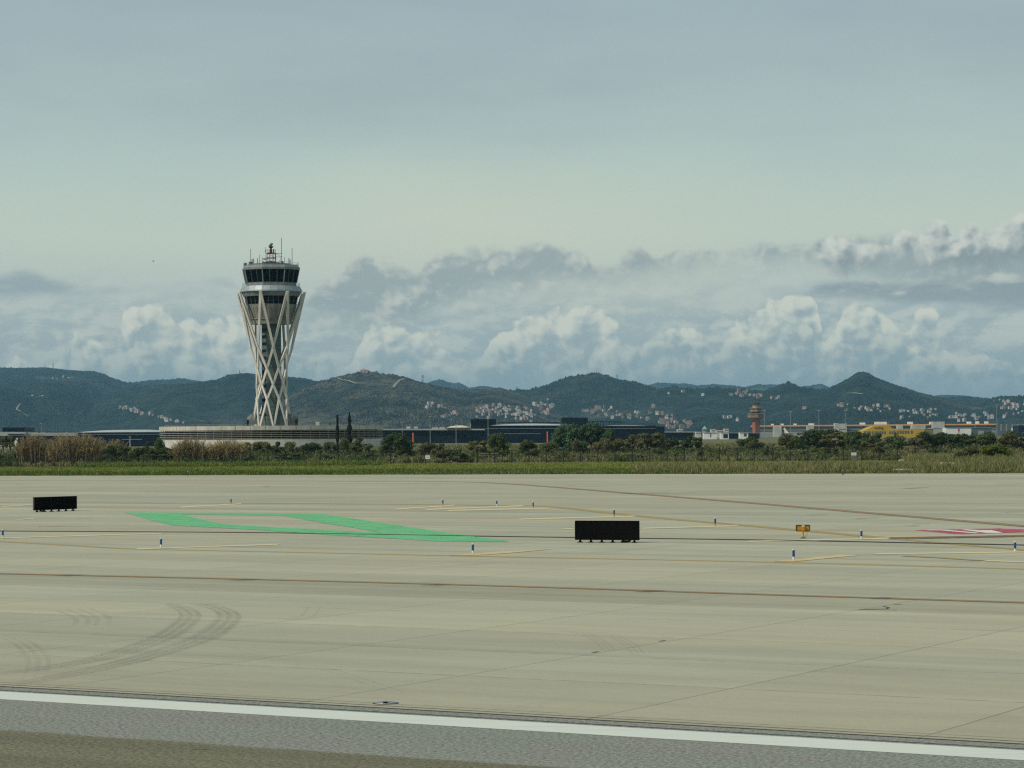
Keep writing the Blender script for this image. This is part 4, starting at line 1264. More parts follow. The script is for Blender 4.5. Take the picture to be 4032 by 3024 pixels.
mb.lathe([(Rr(374) * .95 + .52, zA + .97), (Rr(374) * .95 + .52, zA + 1.03)], 32, OCT)
mb.build('lower_railing', M['dark_grey'], tw)
# grey band and silver skirt
zS0, zS1 = Y1c(925), Y1c(845)
MB().lathe([(Rr(404), zW0), (Rr(440), zS0 + .05)], 16, OCT).build('soffit_band', M['panel'], tw)
MB().lathe([(Rr(452), zS0), (Rr(450), zS0 + .35), (Rr(418), zS1), (Rr(395), zS1 + .03)], 24, OCT).lathe([(Rr(438), zS0 + .03), (Rr(452), zS0)], 24, OCT).build('silver_skirt', M['silver'], tw)
mb = MB()
for k in range(24):
    an = OCT + 2 * PI * k / 24
    dv = Vector((math.sin(an), -math.cos(an), 0))
    mb.beam(dv * (Rr(450) + .01) + Vector((0, 0, zS0 + .36)), dv * (Rr(418) + .01) + Vector((0, 0, zS1 - .02)), .05, .04)
mb.build('skirt_joint', M['panel'], tw)
mb = MB()
for k in range(40):
    an = OCT + 2 * PI * k / 40
    dv = Vector((math.sin(an), -math.cos(an), 0)) * Rr(414)
    mb.beam(dv + Vector((0, 0, zS1)), dv + Vector((0, 0, zS1 + 1.0)), .04)
for z in (zS1 + .5, zS1 + .98):
    mb.lathe([(Rr(414) - .02, z - .025), (Rr(414) + .02, z - .025), (Rr(414) + .02, z + .025), (Rr(414) - .02, z + .025), (Rr(414) - .02, z - .025)], 40, OCT)
mb.build('walkway_railing', M['steel'], tw)
# cab
zG0, zG1, zF1 = Y1c(797), Y1c(612), Y1c(542)
MB().lathe([(Rr(382), zS1), (Rr(382), zG0)], 8, OCT).build('cab_wall', M['panel'], tw)
MB().lathe([(Rr(384), zG0), (Rr(424), zG1)], 8, OCT).build('cab_window', M['glass'], tw)
mb = MB()
for k in range(8):
    a0, a1 = OCT + 2 * PI * k / 8, OCT + 2 * PI * (k + 1) / 8
    for j in range(3):
        f = j / 3
        def pt(r, z):
            A_, B_ = Vector((r * math.sin(a0), -r * math.cos(a0), z)), Vector((r * math.sin(a1), -r * math.cos(a1), z))
            return A_.lerp(B_, f)
        mb.beam(pt(Rr(386), zG0 - .02), pt(Rr(426), zG1 + .02), .30 if j == 0 else .08, .14)
mb.build('cab_mullion', M['panel'], tw)
MB().lathe([(Rr(398), zG1 + .1), (Rr(434), zG1 + .05), (Rr(437), zG1 + .5), (Rr(437), zF1 - .75), (Rr(431), zF1 - .7), (Rr(400), zF1 + .12), (0.01, zF1 + .25)], 8, OCT).build('roof', M['panel'], tw)
mb = MB()
for k in range(8):
    a0, a1 = OCT + 2 * PI * k / 8, OCT + 2 * PI * (k + 1) / 8
    for j in range(3):
        f = j / 3
        A_, B_ = Vector((math.sin(a0), -math.cos(a0), 0)), Vector((math.sin(a1), -math.cos(a1), 0))
        dv = A_.lerp(B_, f) * (Rr(437) + .012)
        mb.beam(dv + Vector((0, 0, zG1 + .5)), dv + Vector((0, 0, zF1 - .76)), .07, .03)
mb.build('roof_joint', M['dark_grey'], tw)
mb = MB()
zR = zF1 + .1
for k in range(48):
    an = OCT + 2 * PI * k / 48
    fr = math.cos(PI / 8) / math.cos((2 * PI * k / 48) % (PI / 4) - PI / 8)
    dv = Vector((math.sin(an), -math.cos(an), 0)) * (Rr(420) * fr)
    mb.beam(dv + Vector((0, 0, zR - .6)), dv + Vector((0, 0, zR + .75)), .05)
for z in (zR + .2, zR + .72):
    mb.lathe([(Rr(420) - .025, z - .025), (Rr(420) + .025, z - .025), (Rr(420) + .025, z + .025), (Rr(420) - .025, z + .025), (Rr(420) - .025, z - .025)], 8, OCT)
mb.build('roof_railing', M['steel'], tw)
# rooftop equipment: plinth, lattice mast, dishes and whips
xr = lambda c: (c - 803) * 0.27125 * K
MB().lathe([(Rr(300), zF1 + .14), (Rr(300), zF1 + .55), (0.01, zF1 + .56)], 8, OCT).build('roof_plinth', M['dark_grey'], tw)
zP = zF1 + .5
mb = MB()
mx0, mx1 = xr(745), xr(868)
zm = Y1c(360)
for x in (mx0, (mx0 + mx1) / 2 - .5, (mx0 + mx1) / 2 + .5, mx1):
    for y in (-1.2, 1.2):
        mb.beam((x, y, zP), (x, y, zm), .17, m=0 if x < mx1 - .1 else 1)
for yy in (487, 428, 362):
    z = Y1c(yy)
    for y in (-1.2, 1.2):
        mb.beam((mx0 - .1, y, z), (mx1 + .1, y, z), .2, m=1)
    for x in (mx0, mx1):
        mb.beam((x, -1.2, z), (x, 1.2, z), .2, m=1)
for (z0, z1) in ((zP, Y1c(428)), (Y1c(428), zm)):
    mb.beam((mx0, -1.2, z0), (mx1, -1.2, z1), .1, m=0)
    mb.beam((mx1, 1.2, z0), (mx0, 1.2, z1), .1, m=0)
mb.box((xr(762), -1, zm + .1), (xr(850), 1, zm + .25), 1)
for x in (xr(725), xr(762), xr(790), xr(850), xr(872)):
    mb.beam((x, -1.1, zm), (x, -1.1, Y1c(312)), .12, m=1)
mb.beam((xr(722), -1.1, Y1c(314)), (xr(876), -1.1, Y1c(314)), .14, m=1)
mb.box((xr(788), -.5, zm + .25), (xr(820), .5, Y1c(305)), 1)
mb.box((xr(835), -.3, zm + .25), (xr(850), .3, Y1c(300)), 1)
for yy in (362, 412):
    mb.beam((mx1, 0, Y1c(yy)), (xr(966), 0, Y1c(yy)), .12, m=1)
mb.beam((mx1, 0, Y1c(362)), (xr(960), 0, Y1c(410)), .09, m=1)
mb.build('lattice_mast', [M['mast_white'], M['mast_red']], tw)
MB().lathe([(.35, Y1c(306)), (.3, Y1c(285)), (.75, Y1c(270)), (.8, Y1c(258)), (.2, Y1c(250))], 12, at=(xr(803), 0, 0)).box((-.55, -.5, Y1c(248)), (.25, .5, Y1c(232)), 0, 0, (xr(803), 0, 0)).box((-.1, -.4, Y1c(236)), (.6, .4, Y1c(215)), 0, 0, (xr(803), 0, 0)).build('radar', M['dark_grey'], tw)
MB().lathe([(.05, -.25), (.45, -.15), (.62, .12), (.58, .14), (.4, -.05), (.05, -.1)], 14, at=(xr(716), -1.4, Y1c(445))).build('dish', M['grey_metal'], tw)
for x, y0, y1, r in ((500, 530, 292, .075), (963, 530, 140, .085), (1104, 520, 280, .085), (720, 470, 262, .05), (632, 530, 372, .07), (598, 530, 422, .12), (540, 530, 428, .12), (530, 530, 432, .09), (512, 530, 440, .07), (685, 530, 420, .06), (932, 530, 425, .06), (1005, 530, 422, .07), (1065, 530, 430, .07), (1085, 530, 450, .1), (1095, 530, 460, .07), (918, 530, 458, .06), (672, 530, 470, .16), (682, 530, 470, .12)):
    yy = (-1) ** x * (1.5 if r < .1 else 2.5)
    MB().tube([(xr(x), yy, zP - .4), (xr(x), yy, Y1c(y1))], r, 5).build('antenna', M['dark_grey'], tw)
mb = MB()
for x, w, h in ((520, .6, .7), (800, .5, .9), (908, .5, .5), (975, .35, .8), (440, .4, .3), (735, .5, .6), (850, .4, .8)):
    mb.box((xr(x) - w, -2.2, zP - .4), (xr(x) + w, -1.2, zP + h))
mb.build('equipment_box', M['dark_grey'], tw)
# foot ring and the two rounded hoods
MB().lathe([(Rr(305), RZ), (Rr(305), RZ + .55), (r_s, RZ + .6)], 32, OCT).build('foot_ring', M['core'], tw)
for s, x0, x1 in ((-1, -353, -120), (1, 120, 372)):
    mb = MB()
    xa, xb = sorted((x0 * .27125 * K, x1 * .27125 * K))
    zt_, zb_ = Y2c(1395), RZ
    prof = []
    outer, inner = (xa, xb) if s < 0 else (xb, xa)
    bev = 1.2 if s < 0 else -1.2
    W2 = 1.9
    n = 10
    vs, fs = [], []
    for xx, sc_ in ((inner, 1.0), (outer + bev, 1.0), (outer, .78)):
        for k in range(n + 1):
            an = PI * k / n
            cy, cz = -math.cos(an), math.sin(an)
            cy = math.copysign(abs(cy) ** .6, cy) * W2
            cz = abs(cz) ** .6 * (zt_ - zb_) * sc_
            vs.append((xx, cy, zb_ + cz))
    for i in range(2):
        for k in range(n):
            fs.append((i * (n + 1) + k, i * (n + 1) + k + 1, (i + 1) * (n + 1) + k + 1, (i + 1) * (n + 1) + k))
    fs.append(tuple(2 * (n + 1) + k for k in range(n + 1)))
    mb.add(vs, fs)
    mb.build('hood', M['hood'], tw)
    MB().box((outer - .05, -1.3, zb_ + .1), (outer + .05, 1.3, zb_ + (zt_ - zb_) * .68)).box((outer + (.02 if s < 0 else -.5), -1.95, zb_ + .1), (outer + (.5 if s < 0 else -.02), -1.75, zb_ + (zt_ - zb_) * .6)).build('hood_opening', M['black_metal'], tw.children[-1])

# ------------------------------------------------------------------ dark terminal and other airport buildings
def px_box(mb, X0, X1, Yt, Yb, d, depth, m=0, ground=False):
    a, b = P(X0, Yb, d), P(X1, Yb, d)
    t0, t1 = P(X0, Yt, d).z, P(X1, Yt, d).z
    z0a, z0b = (0.0, 0.0) if ground else (a.z, b.z)
    x0, x1 = a.x, b.x
    vs = [(x0, d, z0a), (x1, d, z0b), (x1, d + depth, z0b), (x0, d + depth, z0a), (x0, d, t0), (x1, d, t1), (x1, d + depth, t1), (x0, d + depth, t0)]
    return mb.add(vs, [(0, 3, 2, 1), (4, 5, 6, 7), (0, 1, 5, 4), (1, 2, 6, 5), (2, 3, 7, 6), (3, 0, 4, 7)], m)


def local(root):
    """parent the meshes made since in world coordinates to a thing at its base"""
    return Vector(root.location)


def part(name, mb, m, root):
    o = Vector(root.location)
    mb.v = [(x - o.x, y - o.y, z - o.z) for x, y, z in mb.v]
    return mb.build(name, m, root)


def broof(mb, X0, X1, Ya, Yb, Ym, d, depth, n=14):
    """shallow domed roof edge"""
    vs, fs = [], []
    for i in range(n + 1):
        f = i / n
        X = X0 + (X1 - X0) * f
        bot = P(X, Ya + (Yb - Ya) * f, d)
        top = P(X, Ya + (Yb - Ya) * f - Ym * math.sin(PI * f) ** .7, d)
        vs += [(bot.x, d - .5, bot.z), (top.x, d + depth * .12, top.z), (top.x, d + depth, top.z + .2)]
    for i in range(n):
        for k in range(2):
            fs.append((i * 3 + k, (i + 1) * 3 + k, (i + 1) * 3 + k + 1, i * 3 + k + 1))
    return mb.add(vs, fs)


d1 = 1400
t = thing('terminal_building', 'long low navy terminal hall with a pale domed roof left of the round building', 'terminal', P(470, 1740, d1 - 100) * 1.0)
t.location.z = 0
dl_ = d1 - 100
part('wall', px_box(MB(), 306, 640, 1703, 1745, dl_, 60, ground=True), M['navy'], t)
part('roof', broof(MB(), 300, 645, 1703, 1700, 9, dl_, 60), M['roof_light'], t)
part('cladding_line', px_box(MB(), 308, 640, 1709, 1710.6, dl_ - .25, .2), M['steel'], t)
part('lower_sill', px_box(MB(), 480, 560, 1729, 1731, dl_ - .25, .2), M['steel'], t)
t = thing('terminal_pier', 'pale roofed terminal pier at the left edge of the photograph', 'terminal', P(110, 1740, d1) * 1.0)
t.location.z = 0
part('roof', px_box(MB(), -300, 100, 1701, 1716, d1 + 20, 60), M['roof_light'], t)
part('upper_roof', px_box(MB(), 100, 306, 1704, 1716, d1 + 24, 60), M['beige'], t)
part('wall', px_box(MB(), -300, 306, 1716.5, 1745, d1 + 22, 50, ground=True), M['navy'], t)
rb = part('roof_plant', px_box(MB(), 10, 97, 1683, 1700, d1 + 40, 30), M['navy2'], t)
mb = MB()
for k in range(12):
    px_box(mb, 10 + k * 7.3, 11 + k * 7.3, 1684, 1699, d1 + 39.7, .2)
part('plant_ribs', mb, M['navy'], t)
part('roof_walkway', px_box(MB(), 100, 282, 1698, 1700, d1 + 60, 5), M['dark_grey'], t)
part('roof_unit', px_box(MB(), 30, 95, 1708, 1711, d1 + 19, 1.5), M['navy2'], t)

t = thing('terminal_building', 'long black glass terminal with pale roofs and a dark box on top behind the bushes', 'terminal', P(2080, 1740, d1) * 1.0)
t.location.z = 0
part('wing_wall', px_box(MB(), 1480, 1910, 1694, 1740, d1 + 60, 60, ground=True), M['navy2'], t)
part('wing_roof', px_box(MB(), 1480, 1912, 1688.5, 1693.8, d1 + 58, 70), M['roof_light'], t)
w = part('wall', px_box(MB(), 1910, 2582, 1676, 1745, d1, 90, ground=True), M['navy'], t)
part('roof', broof(MB(), 1930, 2250, 1675.5, 1674.5, 7.5, d1, 80), M['roof_light'], t)
part('roof', broof(MB(), 2360, 2590, 1678, 1679, 5.0, d1, 80), M['roof_light'], t)
part('cladding_line', px_box(MB(), 1912, 2582, 1686, 1687.4, d1 - .25, .2), M['steel'], t)
part('lower_sill', px_box(MB(), 1985, 2130, 1707, 1708.5, d1 - .25, .2), M['steel'], t)
part('end_block', px_box(MB(), 2584, 2617, 1680, 1745, d1 - 4, 90, ground=True), M['navy2'], t)
rp = part('roof_plant', px_box(MB(), 1854, 1953, 1650, 1689, d1 + 62, 40), M['navy2'], t)
mb = MB()
for k in range(14):
    px_box(mb, 1855 + k * 7.2, 1856.2 + k * 7.2, 1651, 1676, d1 + 61.7, .2)
px_box(mb, 1854, 1953, 1661, 1662, d1 + 61.6, .2)
part('plant_ribs', mb, M['navy'], t)
part('roof_plant', px_box(MB(), 2212, 2315, 1644, 1676, d1 + 20, 40), M['navy2'], t)
part('roof_canopy', px_box(MB(), 1960, 2212, 1662.5, 1664.5, d1 + 60, 10), M['black_metal'], t)
part('roof_canopy', px_box(MB(), 2315, 2452, 1659.5, 1661.5, d1 + 60, 10), M['black_metal'], t)
mb = MB()
for k in range(12):
    px_box(mb, 2320 + k * 11, 2322 + k * 11, 1661.5, 1676, d1 + 62, 1)
for k in range(18):
    px_box(mb, 1965 + k * 13.5, 1966.5 + k * 13.5, 1664.5, 1676, d1 + 62, 1)
part('canopy_posts', mb, M['black_metal'], t)
part('barrel_roof', broof(MB(), 1758, 1848, 1684, 1683, 8, d1 + 56, 30), M['roof_cream'], t)
part('barrel_wall', px_box(MB(), 1758, 1848, 1683.5, 1689, d1 + 57, 28), M['beige'], t)
mb = MB()
for (a, b, y0, y1) in ((1630, 1645, 1680, 1687), (1700, 1725, 1683, 1688), (1730, 1752, 1683, 1688), (1600, 1615, 1679, 1688), (1850, 1865, 1667, 1688), (1872, 1895, 1681, 1687)):
    px_box(mb, a, b, y0, y1, d1 + 64, 6)
part('roof_unit', mb, M['core'], t)
# low dark block beyond
t = thing('low_building', 'low dark teal block just beyond the right end of the black glass terminal', 'building', P(2670, 1740, 1700) * 1.0)
t.location.z = 0
part('wall', px_box(MB(), 2619, 2730, 1703, 1740, 1700, 40, ground=True), M['navy2'], t)
part('roof', px_box(MB(), 2615, 2735, 1699, 1702.8, 1698, 44), M['grey_wall'], t)

# small white buildings left of the brick tower
WB = [('white flat roofed building with a wide dark doorway', 2838, 2870, 1702, 1725, 'white', 'navy2', (2848, 2866, 1709, 1725)), ('white flat roofed building with a small dark door nearest the brick tower', 2913, 2946, 1702, 1722, 'white', 'dark_grey', (2929, 2940, 1707, 1718)),
      ('low white two part building behind the bushes, left of the others', 2772, 2823, 1703, 1721, 'white', 'grey_band', (2796, 2800, 1704, 1721)), ('long low white building half hidden by the dark bushes', 2760, 2812, 1716, 1730, 'white', 'grey_band', (2770, 2800, 1720, 1724))]
for i, (lab, x0, x1, y0, y1, m, m2, op) in enumerate(WB):
    d = 1900 + i * 22
    t = thing('small_building', lab, 'building', P((x0 + x1) / 2, 1740, d) * 1.0, group='small white buildings near the brick tower')
    t.location.z = 0
    part('wall', px_box(MB(), x0, x1, y0 + 1.5, y1 + 12, d, 10, ground=True), M[m], t)
    part('roof', px_box(MB(), x0 - 1.5, x1 + 1.5, y0, y0 + 1.4, d - .5, 11), M['roof_light'], t)
    part('door', px_box(MB(), op[0], op[1], op[2], op[3], d - .15, .1), M[m2], t)
t = thing('glass_block', 'dark blue glass block between the small white buildings and the brick tower', 'building', P(2955, 1740, 2000) * 1.0)
t.location.z = 0
part('wall', px_box(MB(), 2868, 2990, 1706, 1740, 2010, 20, ground=True), M['navy2'], t)
part('roof', px_box(MB(), 2866, 2992, 1704, 1705.8, 2008, 24), M['grey_wall'], t)
t = thing('kiosk', 'small building with a pale green pyramid roof left of the brick tower', 'kiosk', P(2773, 1740, 2300) * 1.0)
t.location.z = 0
a, b = P(2765, 1690, 2300), P(2783, 1690, 2300)
part('wall', px_box(MB(), 2766, 2782, 1690, 1735, 2300, 4, ground=True), M['grey_wall'], t)
ap_ = P(2774, 1676, 2302)
part('roof', MB().add([(a.x, 2299, a.z), (b.x, 2299, b.z), (b.x, 2305, b.z), (a.x, 2305, a.z), tuple(ap_)], [(0, 1, 4), (1, 2, 4), (2, 3, 4), (3, 0, 4)]), M['green_roof'], t)
rr_ = random.Random(3)
for i, (x0, x1, y0) in enumerate(((2800, 2818, 1690), (2822, 2850, 1694), (2852, 2870, 1688), (2740, 2760, 1700), (2668, 2690, 1690))):
    d = 2500 + i * 30
    t = thing('small_building', ['flat pale block behind the white two part building', 'wide low pale block behind the small white buildings', 'taller pale block with a dark window strip behind the dark glass', 'small pale block beside the pyramid roofed kiosk', 'pale block showing above the low dark teal building'][i], 'building', P((x0 + x1) / 2, 1740, d) * 1.0)
    t.location.z = 0
    part('wall', px_box(MB(), x0, x1, y0, 1735, d, 14, ground=True), M['pale_wall'], t)
    part('window', px_box(MB(), x0 + 2, x1 - 2, y0 + 4, y0 + 7, d - .2, .1), M['grey_band'], t)

# orange uprights by the terminal
for X, y0, y1, lab in ((1626, 1704, 1723, 'slim orange upright sign at the left wing of the black terminal'), (2155, 1699, 1725, 'slim orange upright sign in front of the black terminal left of the big tree')):
    d = 1200
    b, tp = P(X, y1, d), P(X, y0, d)
    t = thing('upright_sign', lab, 'sign', (b.x, d, 0), group='orange uprights by the terminal')
    w_ = 4.5 * d / F / 2
    MB().box((-w_, -.15, 0.9), (w_, .15, tp.z)).build('panel', M['orange'], t)
    MB().box((-w_ * .5, -.1, 0), (w_ * .5, .1, .9)).build('post', M['steel'], t)

# ------------------------------------------------------------------ brick control tower
DB = 2500.0
bx = P(2978, 1700, DB).x
t = thing('brick_tower', 'old red brick control tower with two stacked overhanging decks', 'control tower', (bx, DB, 0))
kb = DB / F
C8 = lambda y: P(2978, 1550 + .13562 * y, DB).z
hx = lambda c: (c - 915) * .13562 * kb
rs = 118 * .13562 * kb
MB().lathe([(rs, -.05), (rs, C8(735))], 4, PI / 4 + .42).build('shaft', M['brick'], t)
lo = [(rs * .98, C8(740)), (250 * .13562 * kb * 1.0, C8(700)), (265 * .13562 * kb, C8(655)), (265 * .13562 * kb, C8(588)), (230 * .13562 * kb, C8(580)), (rs * .8, C8(578))]
MB().lathe(lo, 8, .10).build('lower_deck', M['brick_pale'], t)
MB().lathe([(267 * .13562 * kb, C8(628)), (267 * .13562 * kb, C8(606))], 8, .10).build('lower_window', M['black_glass'], t)
MB().lathe([(122 * .13562 * kb, C8(590)), (122 * .13562 * kb, C8(530))], 8, .3).build('waist', M['black_glass'], t)
MB().lathe([(130 * .13562 * kb, C8(545)), (182 * .13562 * kb, C8(520)), (185 * .13562 * kb, C8(430)), (182 * .13562 * kb, C8(408)), (120 * .13562 * kb, C8(402)), (.1, C8(400))], 8, .10).build('upper_deck', M['brick_pale'], t)
MB().lathe([(187 * .13562 * kb, C8(462)), (187 * .13562 * kb, C8(432))], 8, .10).build('upper_window', M['black_glass'], t)
MB().lathe([(118 * .13562 * kb, C8(408)), (118 * .13562 * kb, C8(345))], 8, .2).build('cab_wall', M['brick_pale'], t)
MB().lathe([(100 * .13562 * kb, C8(345)), (125 * .13562 * kb, C8(285))], 8, .2).build('cab_window', M['shaft'], t)
MB().lathe([(135 * .13562 * kb, C8(285)), (135 * .13562 * kb, C8(262)), (.1, C8(258))], 8, .2).build('cab_roof', M['dark_grey'], t)
mb = MB()
for x, y in ((830, 180), (880, 140), (940, 200), (995, 150), (1015, 215), (905, 205)):
    mb.beam((hx(x), 0, C8(262)), (hx(x), 0, C8(y)), .35)
mb.build('antenna', M['dark_grey'], t)
MB().box((hx(838), -5.4, C8(408)), (hx(868), -4.6, C8(368))).build('roof_box', M['white'], t)

# ------------------------------------------------------------------ orange edged terminal on the right
D2 = 2650.0
t = thing('terminal_building', 'very long grey terminal with an orange roof edge behind the right hand bushes', 'terminal', P(3450, 1740, D2) * 1.0)
t.location.z = 0
yT = lambda X: 1675 - (X - 2989) / 936 * 7.0
def strip(mb, X0, X1, dy0, dy1, d, depth, ground=False):
    a0, a1, b0, b1 = P(X0, yT(X0) + dy0, d), P(X1, yT(X1) + dy0, d), P(X0, yT(X0) + dy1, d), P(X1, yT(X1) + dy1, d)
    if ground: b0.z = b1.z = 0
    vs = [(b0.x, d, b0.z), (b1.x, d, b1.z), (b1.x, d + depth, b1.z), (b0.x, d + depth, b0.z), (a0.x, d, a0.z), (a1.x, d, a1.z), (a1.x, d + depth, a1.z), (a0.x, d + depth, a0.z)]
    return mb.add(vs, [(0, 3, 2, 1), (4, 5, 6, 7), (0, 1, 5, 4), (1, 2, 6, 5), (2, 3, 7, 6), (3, 0, 4, 7)])
part('wall', strip(MB(), 2985, 4250, 5.2, 60, D2, 60, True), M['grey_wall'], t)
part('roof_edge', strip(MB(), 2980, 3926, 0, 5, D2 - 2, 66), M['orange_fascia'], t)
for dy, h in ((9, 4.5), (20, 4)):
    part('window_band', strip(MB(), 2992, 3920, dy, dy + h, D2 - .3, .2), M['grey_band'], t)
part('end_wall', strip(MB(), 3927, 4250, 1, 60, D2 - 8, 60, True), M['grey_band'], t)
mb = MB()
for X in range(3940, 4240, 22):
    strip(mb, X, X + 4, 2, 30, D2 - 8.4, .3)
part('end_pillar', mb, M['grey_wall'], t)
part('end_panel', strip(MB(), 3982, 4010, 17, 28, D2 - 8.6, .3), M['white'], t)
for (a, b, y0, y1) in ((3048, 3078, 1679, 1706), (3180, 3205, 1677, 1700), (3289, 3334, 1668, 1692), (3675, 3720, 1660, 1690), (3536, 3556, 1673, 1690), (3592, 3645, 1674, 1690)):
    part('stair_core', px_box(MB(), a, b, y0, y1 + 25, D2 - 14, 13, ground=True), M['core'], t)
mb = MB()
for (a, b, y0) in ((3038, 3047, 1669), (3076, 3086, 1668), (3127, 3137, 1668), (3186, 3206, 1667), (3285, 3300, 1667), (3388, 3407, 1664), (3446, 3492, 1661), (3576, 3595, 1661), (3662, 3675, 1661), (3810, 3825, 1660), (3845, 3856, 1659), (3880, 3892, 1659)):
    px_box(mb, a, b, y0, yT((a + b) / 2) - .2, D2 + 12, 6)
part('roof_unit', mb, M['white'], t)

# yellow hangar with arched gable
DY = 1950.0
t = thing('airline_hangar', 'bright yellow hangar with an arched gable and dark lettering', 'hangar', P(3460, 1740, DY) * 1.0)
t.location.z = 0
arch = [(3399, 1712), (3399, 1697), (3412, 1692), (3424, 1686), (3436, 1680), (3450, 1677), (3475, 1676), (3498, 1677), (3508, 1681), (3515, 1687), (3520, 1693), (3521, 1712)]
vf = [P(x, y, DY) for x, y in arch]
for i in (0, -1): vf[i].z = 0
n = len(vf)
mb = MB().add([tuple(v) for v in vf] + [(v.x, v.y + 30, v.z) for v in vf], [tuple(range(n))] + [(i, i + 1, n + i + 1, n + i) for i in range(n - 1)])
part('gable_wall', mb, M['yellow_wall'], t)
for X in (3402, 3413, 3422, 3433, 3444, 3453, 3463, 3472, 3482, 3501, 3511):
    part('window', px_box(MB(), X, X + 6, 1698, 1709, DY - .2, .15), M['grey_band'], t)
part('wing_wall', px_box(MB(), 3528, 3640, 1689, 1730, DY + 4, 24, ground=True), M['yellow_wall'], t)
for X in (3532, 3543, 3553, 3563, 3573, 3587):
    part('window', px_box(MB(), X, X + 6, 1696, 1707, DY + 3.8, .15), M['grey_band'], t)
part('link_wall', px_box(MB(), 3521.5, 3527.5, 1692, 1730, DY + 6, 18, ground=True), M['olive_wall'], t)
tc = bpy.data.curves.new('lettering', 'FONT')
tc.body = 'vueling'
tc.size = 1.0
tc.extrude = 0.05
to = bpy.data.objects.new('lettering_tmp', tc)
COL.objects.link(to)
bpy.context.view_layer.update()
me = bpy.data.meshes.new_from_object(to.evaluated_get(bpy.context.evaluated_depsgraph_get()))
bpy.data.objects.remove(to)
xs = [v.co.x for v in me.vertices]
wtxt = max(xs) - min(xs)
L0, L1 = P(3441, 1689, DY), P(3478, 1689, DY)
k = (L1.x - L0.x) / wtxt
me.materials.append(M['dark_grey'])
o = bpy.data.objects.new('lettering', me)
COL.objects.link(o)
o.parent = t
o.rotation_euler = (PI / 2, 0, 0)
o.scale = (k, k * 1.15, 1.0)
o.location = (L0.x - min(xs) * k - t.location.x, DY - .3 - t.location.y, P(3460, 1688.5, DY).z)
for nm, lab, x0, x1, y0, m in (('shed', 'olive brown shed joined to the right of the yellow hangar', 3641, 3673, 1687, 'olive_wall'), ('shed', 'grey shed between the olive shed and the white hall', 3674, 3723, 1685, 'grey_wall'), ('hall', 'white windowless hall with a red emblem on its front', 3724, 3825, 1684, 'white'), ('shed', 'grey shed to the right of the white hall', 3826, 3906, 1684, 'grey_band'), ('shed', 'dark green shed at the far right edge behind the bushes', 4012, 4090, 1673, 'navy2'), ('hall', 'pale low hall left of the yellow hangar', 3302, 3332, 1688, 'core')):
    d = DY + (10 if nm == 'shed' else -4)
    t = thing(nm, lab, nm, P((x0 + x1) / 2, 1740, d) * 1.0)
    t.location.z = 0
    part('wall', px_box(MB(), x0, x1 - .6, y0 + 1.2, 1730, d, 24, ground=True), M[m], t)
    part('roof', px_box(MB(), x0 - .2, x1 - .4, y0, y0 + 1.1, d - .4, 25), M['roof_light'], t)
    if m == 'white':
        c = P(3775, 1695, d)
        mb = MB().add([(c.x + .75 * math.cos(a_) * (1 + .3 * math.sin(3 * a_)), d - .12, c.z + 1.5 * math.sin(a_)) for a_ in [2 * PI * i / 18 for i in range(18)]], [tuple(range(18))])
        mb.box((c.x - .2, d - .12, c.z - 3.0), (c.x + .25, d - .05, c.z - 1.3))
        part('emblem', mb, M['red_paint'], t)
    if nm == 'shed' and x0 == 3826:
        part('door', px_box(MB(), 3852, 3874, 1696, 1712, d - .2, .15), M['grey_wall'], t)

# parked aircraft: swept fin showing above the bushes
def aircraft(X, Y, d, s, lab, sz):
    p = P(X, Y, d)
    t = thing('parked_aircraft', lab, 'aircraft', (p.x, d, 0))
    t.scale = (sz, sz, sz)
    fin = [(-.2, 3.4), (-1.7, 9.6), (-2.0, 10.6), (-1.4, 11.3), (-.6, 11.2), (.3, 9.6), (4.6, 4.6), (5.2, 3.4)]
    mb = MB()
    nf = len(fin)
    vs = [(x * s, -.18, z) for x, z in fin] + [(x * s, .18, z) for x, z in fin]
    mb.add(vs, [tuple(range(nf)), tuple(range(2 * nf - 1, nf - 1, -1))] + [(i, (i + 1) % nf, nf + (i + 1) % nf, nf + i) for i in range(nf)])
    mb.build('tail_fin', M['white'], t)
    prof = [(.05, -3), (.7, -2), (1.5, 1), (1.9, 6), (1.95, 14), (1.9, 26), (1.5, 29), (.8, 31), (.05, 32)]
    vs, fs = [], []
    N = 14
    for r, x in prof:
        for k in range(N):
            a_ = 2 * PI * k / N
            vs.append((x * s, r * math.cos(a_), 3.0 + r * math.sin(a_) + max(0, (4 - x)) * .18))
    for i in range(len(prof) - 1):
        for k in range(N):
            fs.append((i * N + k, i * N + (k + 1) % N, (i + 1) * N + (k + 1) % N, (i + 1) * N + k))
    MB().add(vs, fs).build('fuselage', M['white'], t, True)
    MB().add([(0, .5, 4.6), (2.8 * s, .5, 4.6), (1.5 * s, 6.5, 4.9), (.1 * s, 6.5, 4.9)], [(0, 1, 2, 3)]).add([(0, -.5, 4.6), (2.8 * s, -.5, 4.6), (1.5 * s, -6.5, 4.9), (.1 * s, -6.5, 4.9)], [(3, 2, 1, 0)]).build('tailplane', M['white'], t)
    mb = MB()
    for y in (-3, 3): mb.tube([(14 * s, y, 0), (14 * s, y, 2)], .35, 8)
    mb.tube([(28 * s, 0, 0), (28 * s, 0, 2)], .3, 8)
    mb.build('landing_gear', M['dark_grey'], t)


aircraft(3094, 1700, 1500, 1.0, 'parked white aircraft with a swept fin showing above the bushes right of the brick tower', .66)
aircraft(63, 1735, 900, -0.75, 'parked white aircraft whose tail shows left of the tall cane clump', .42)

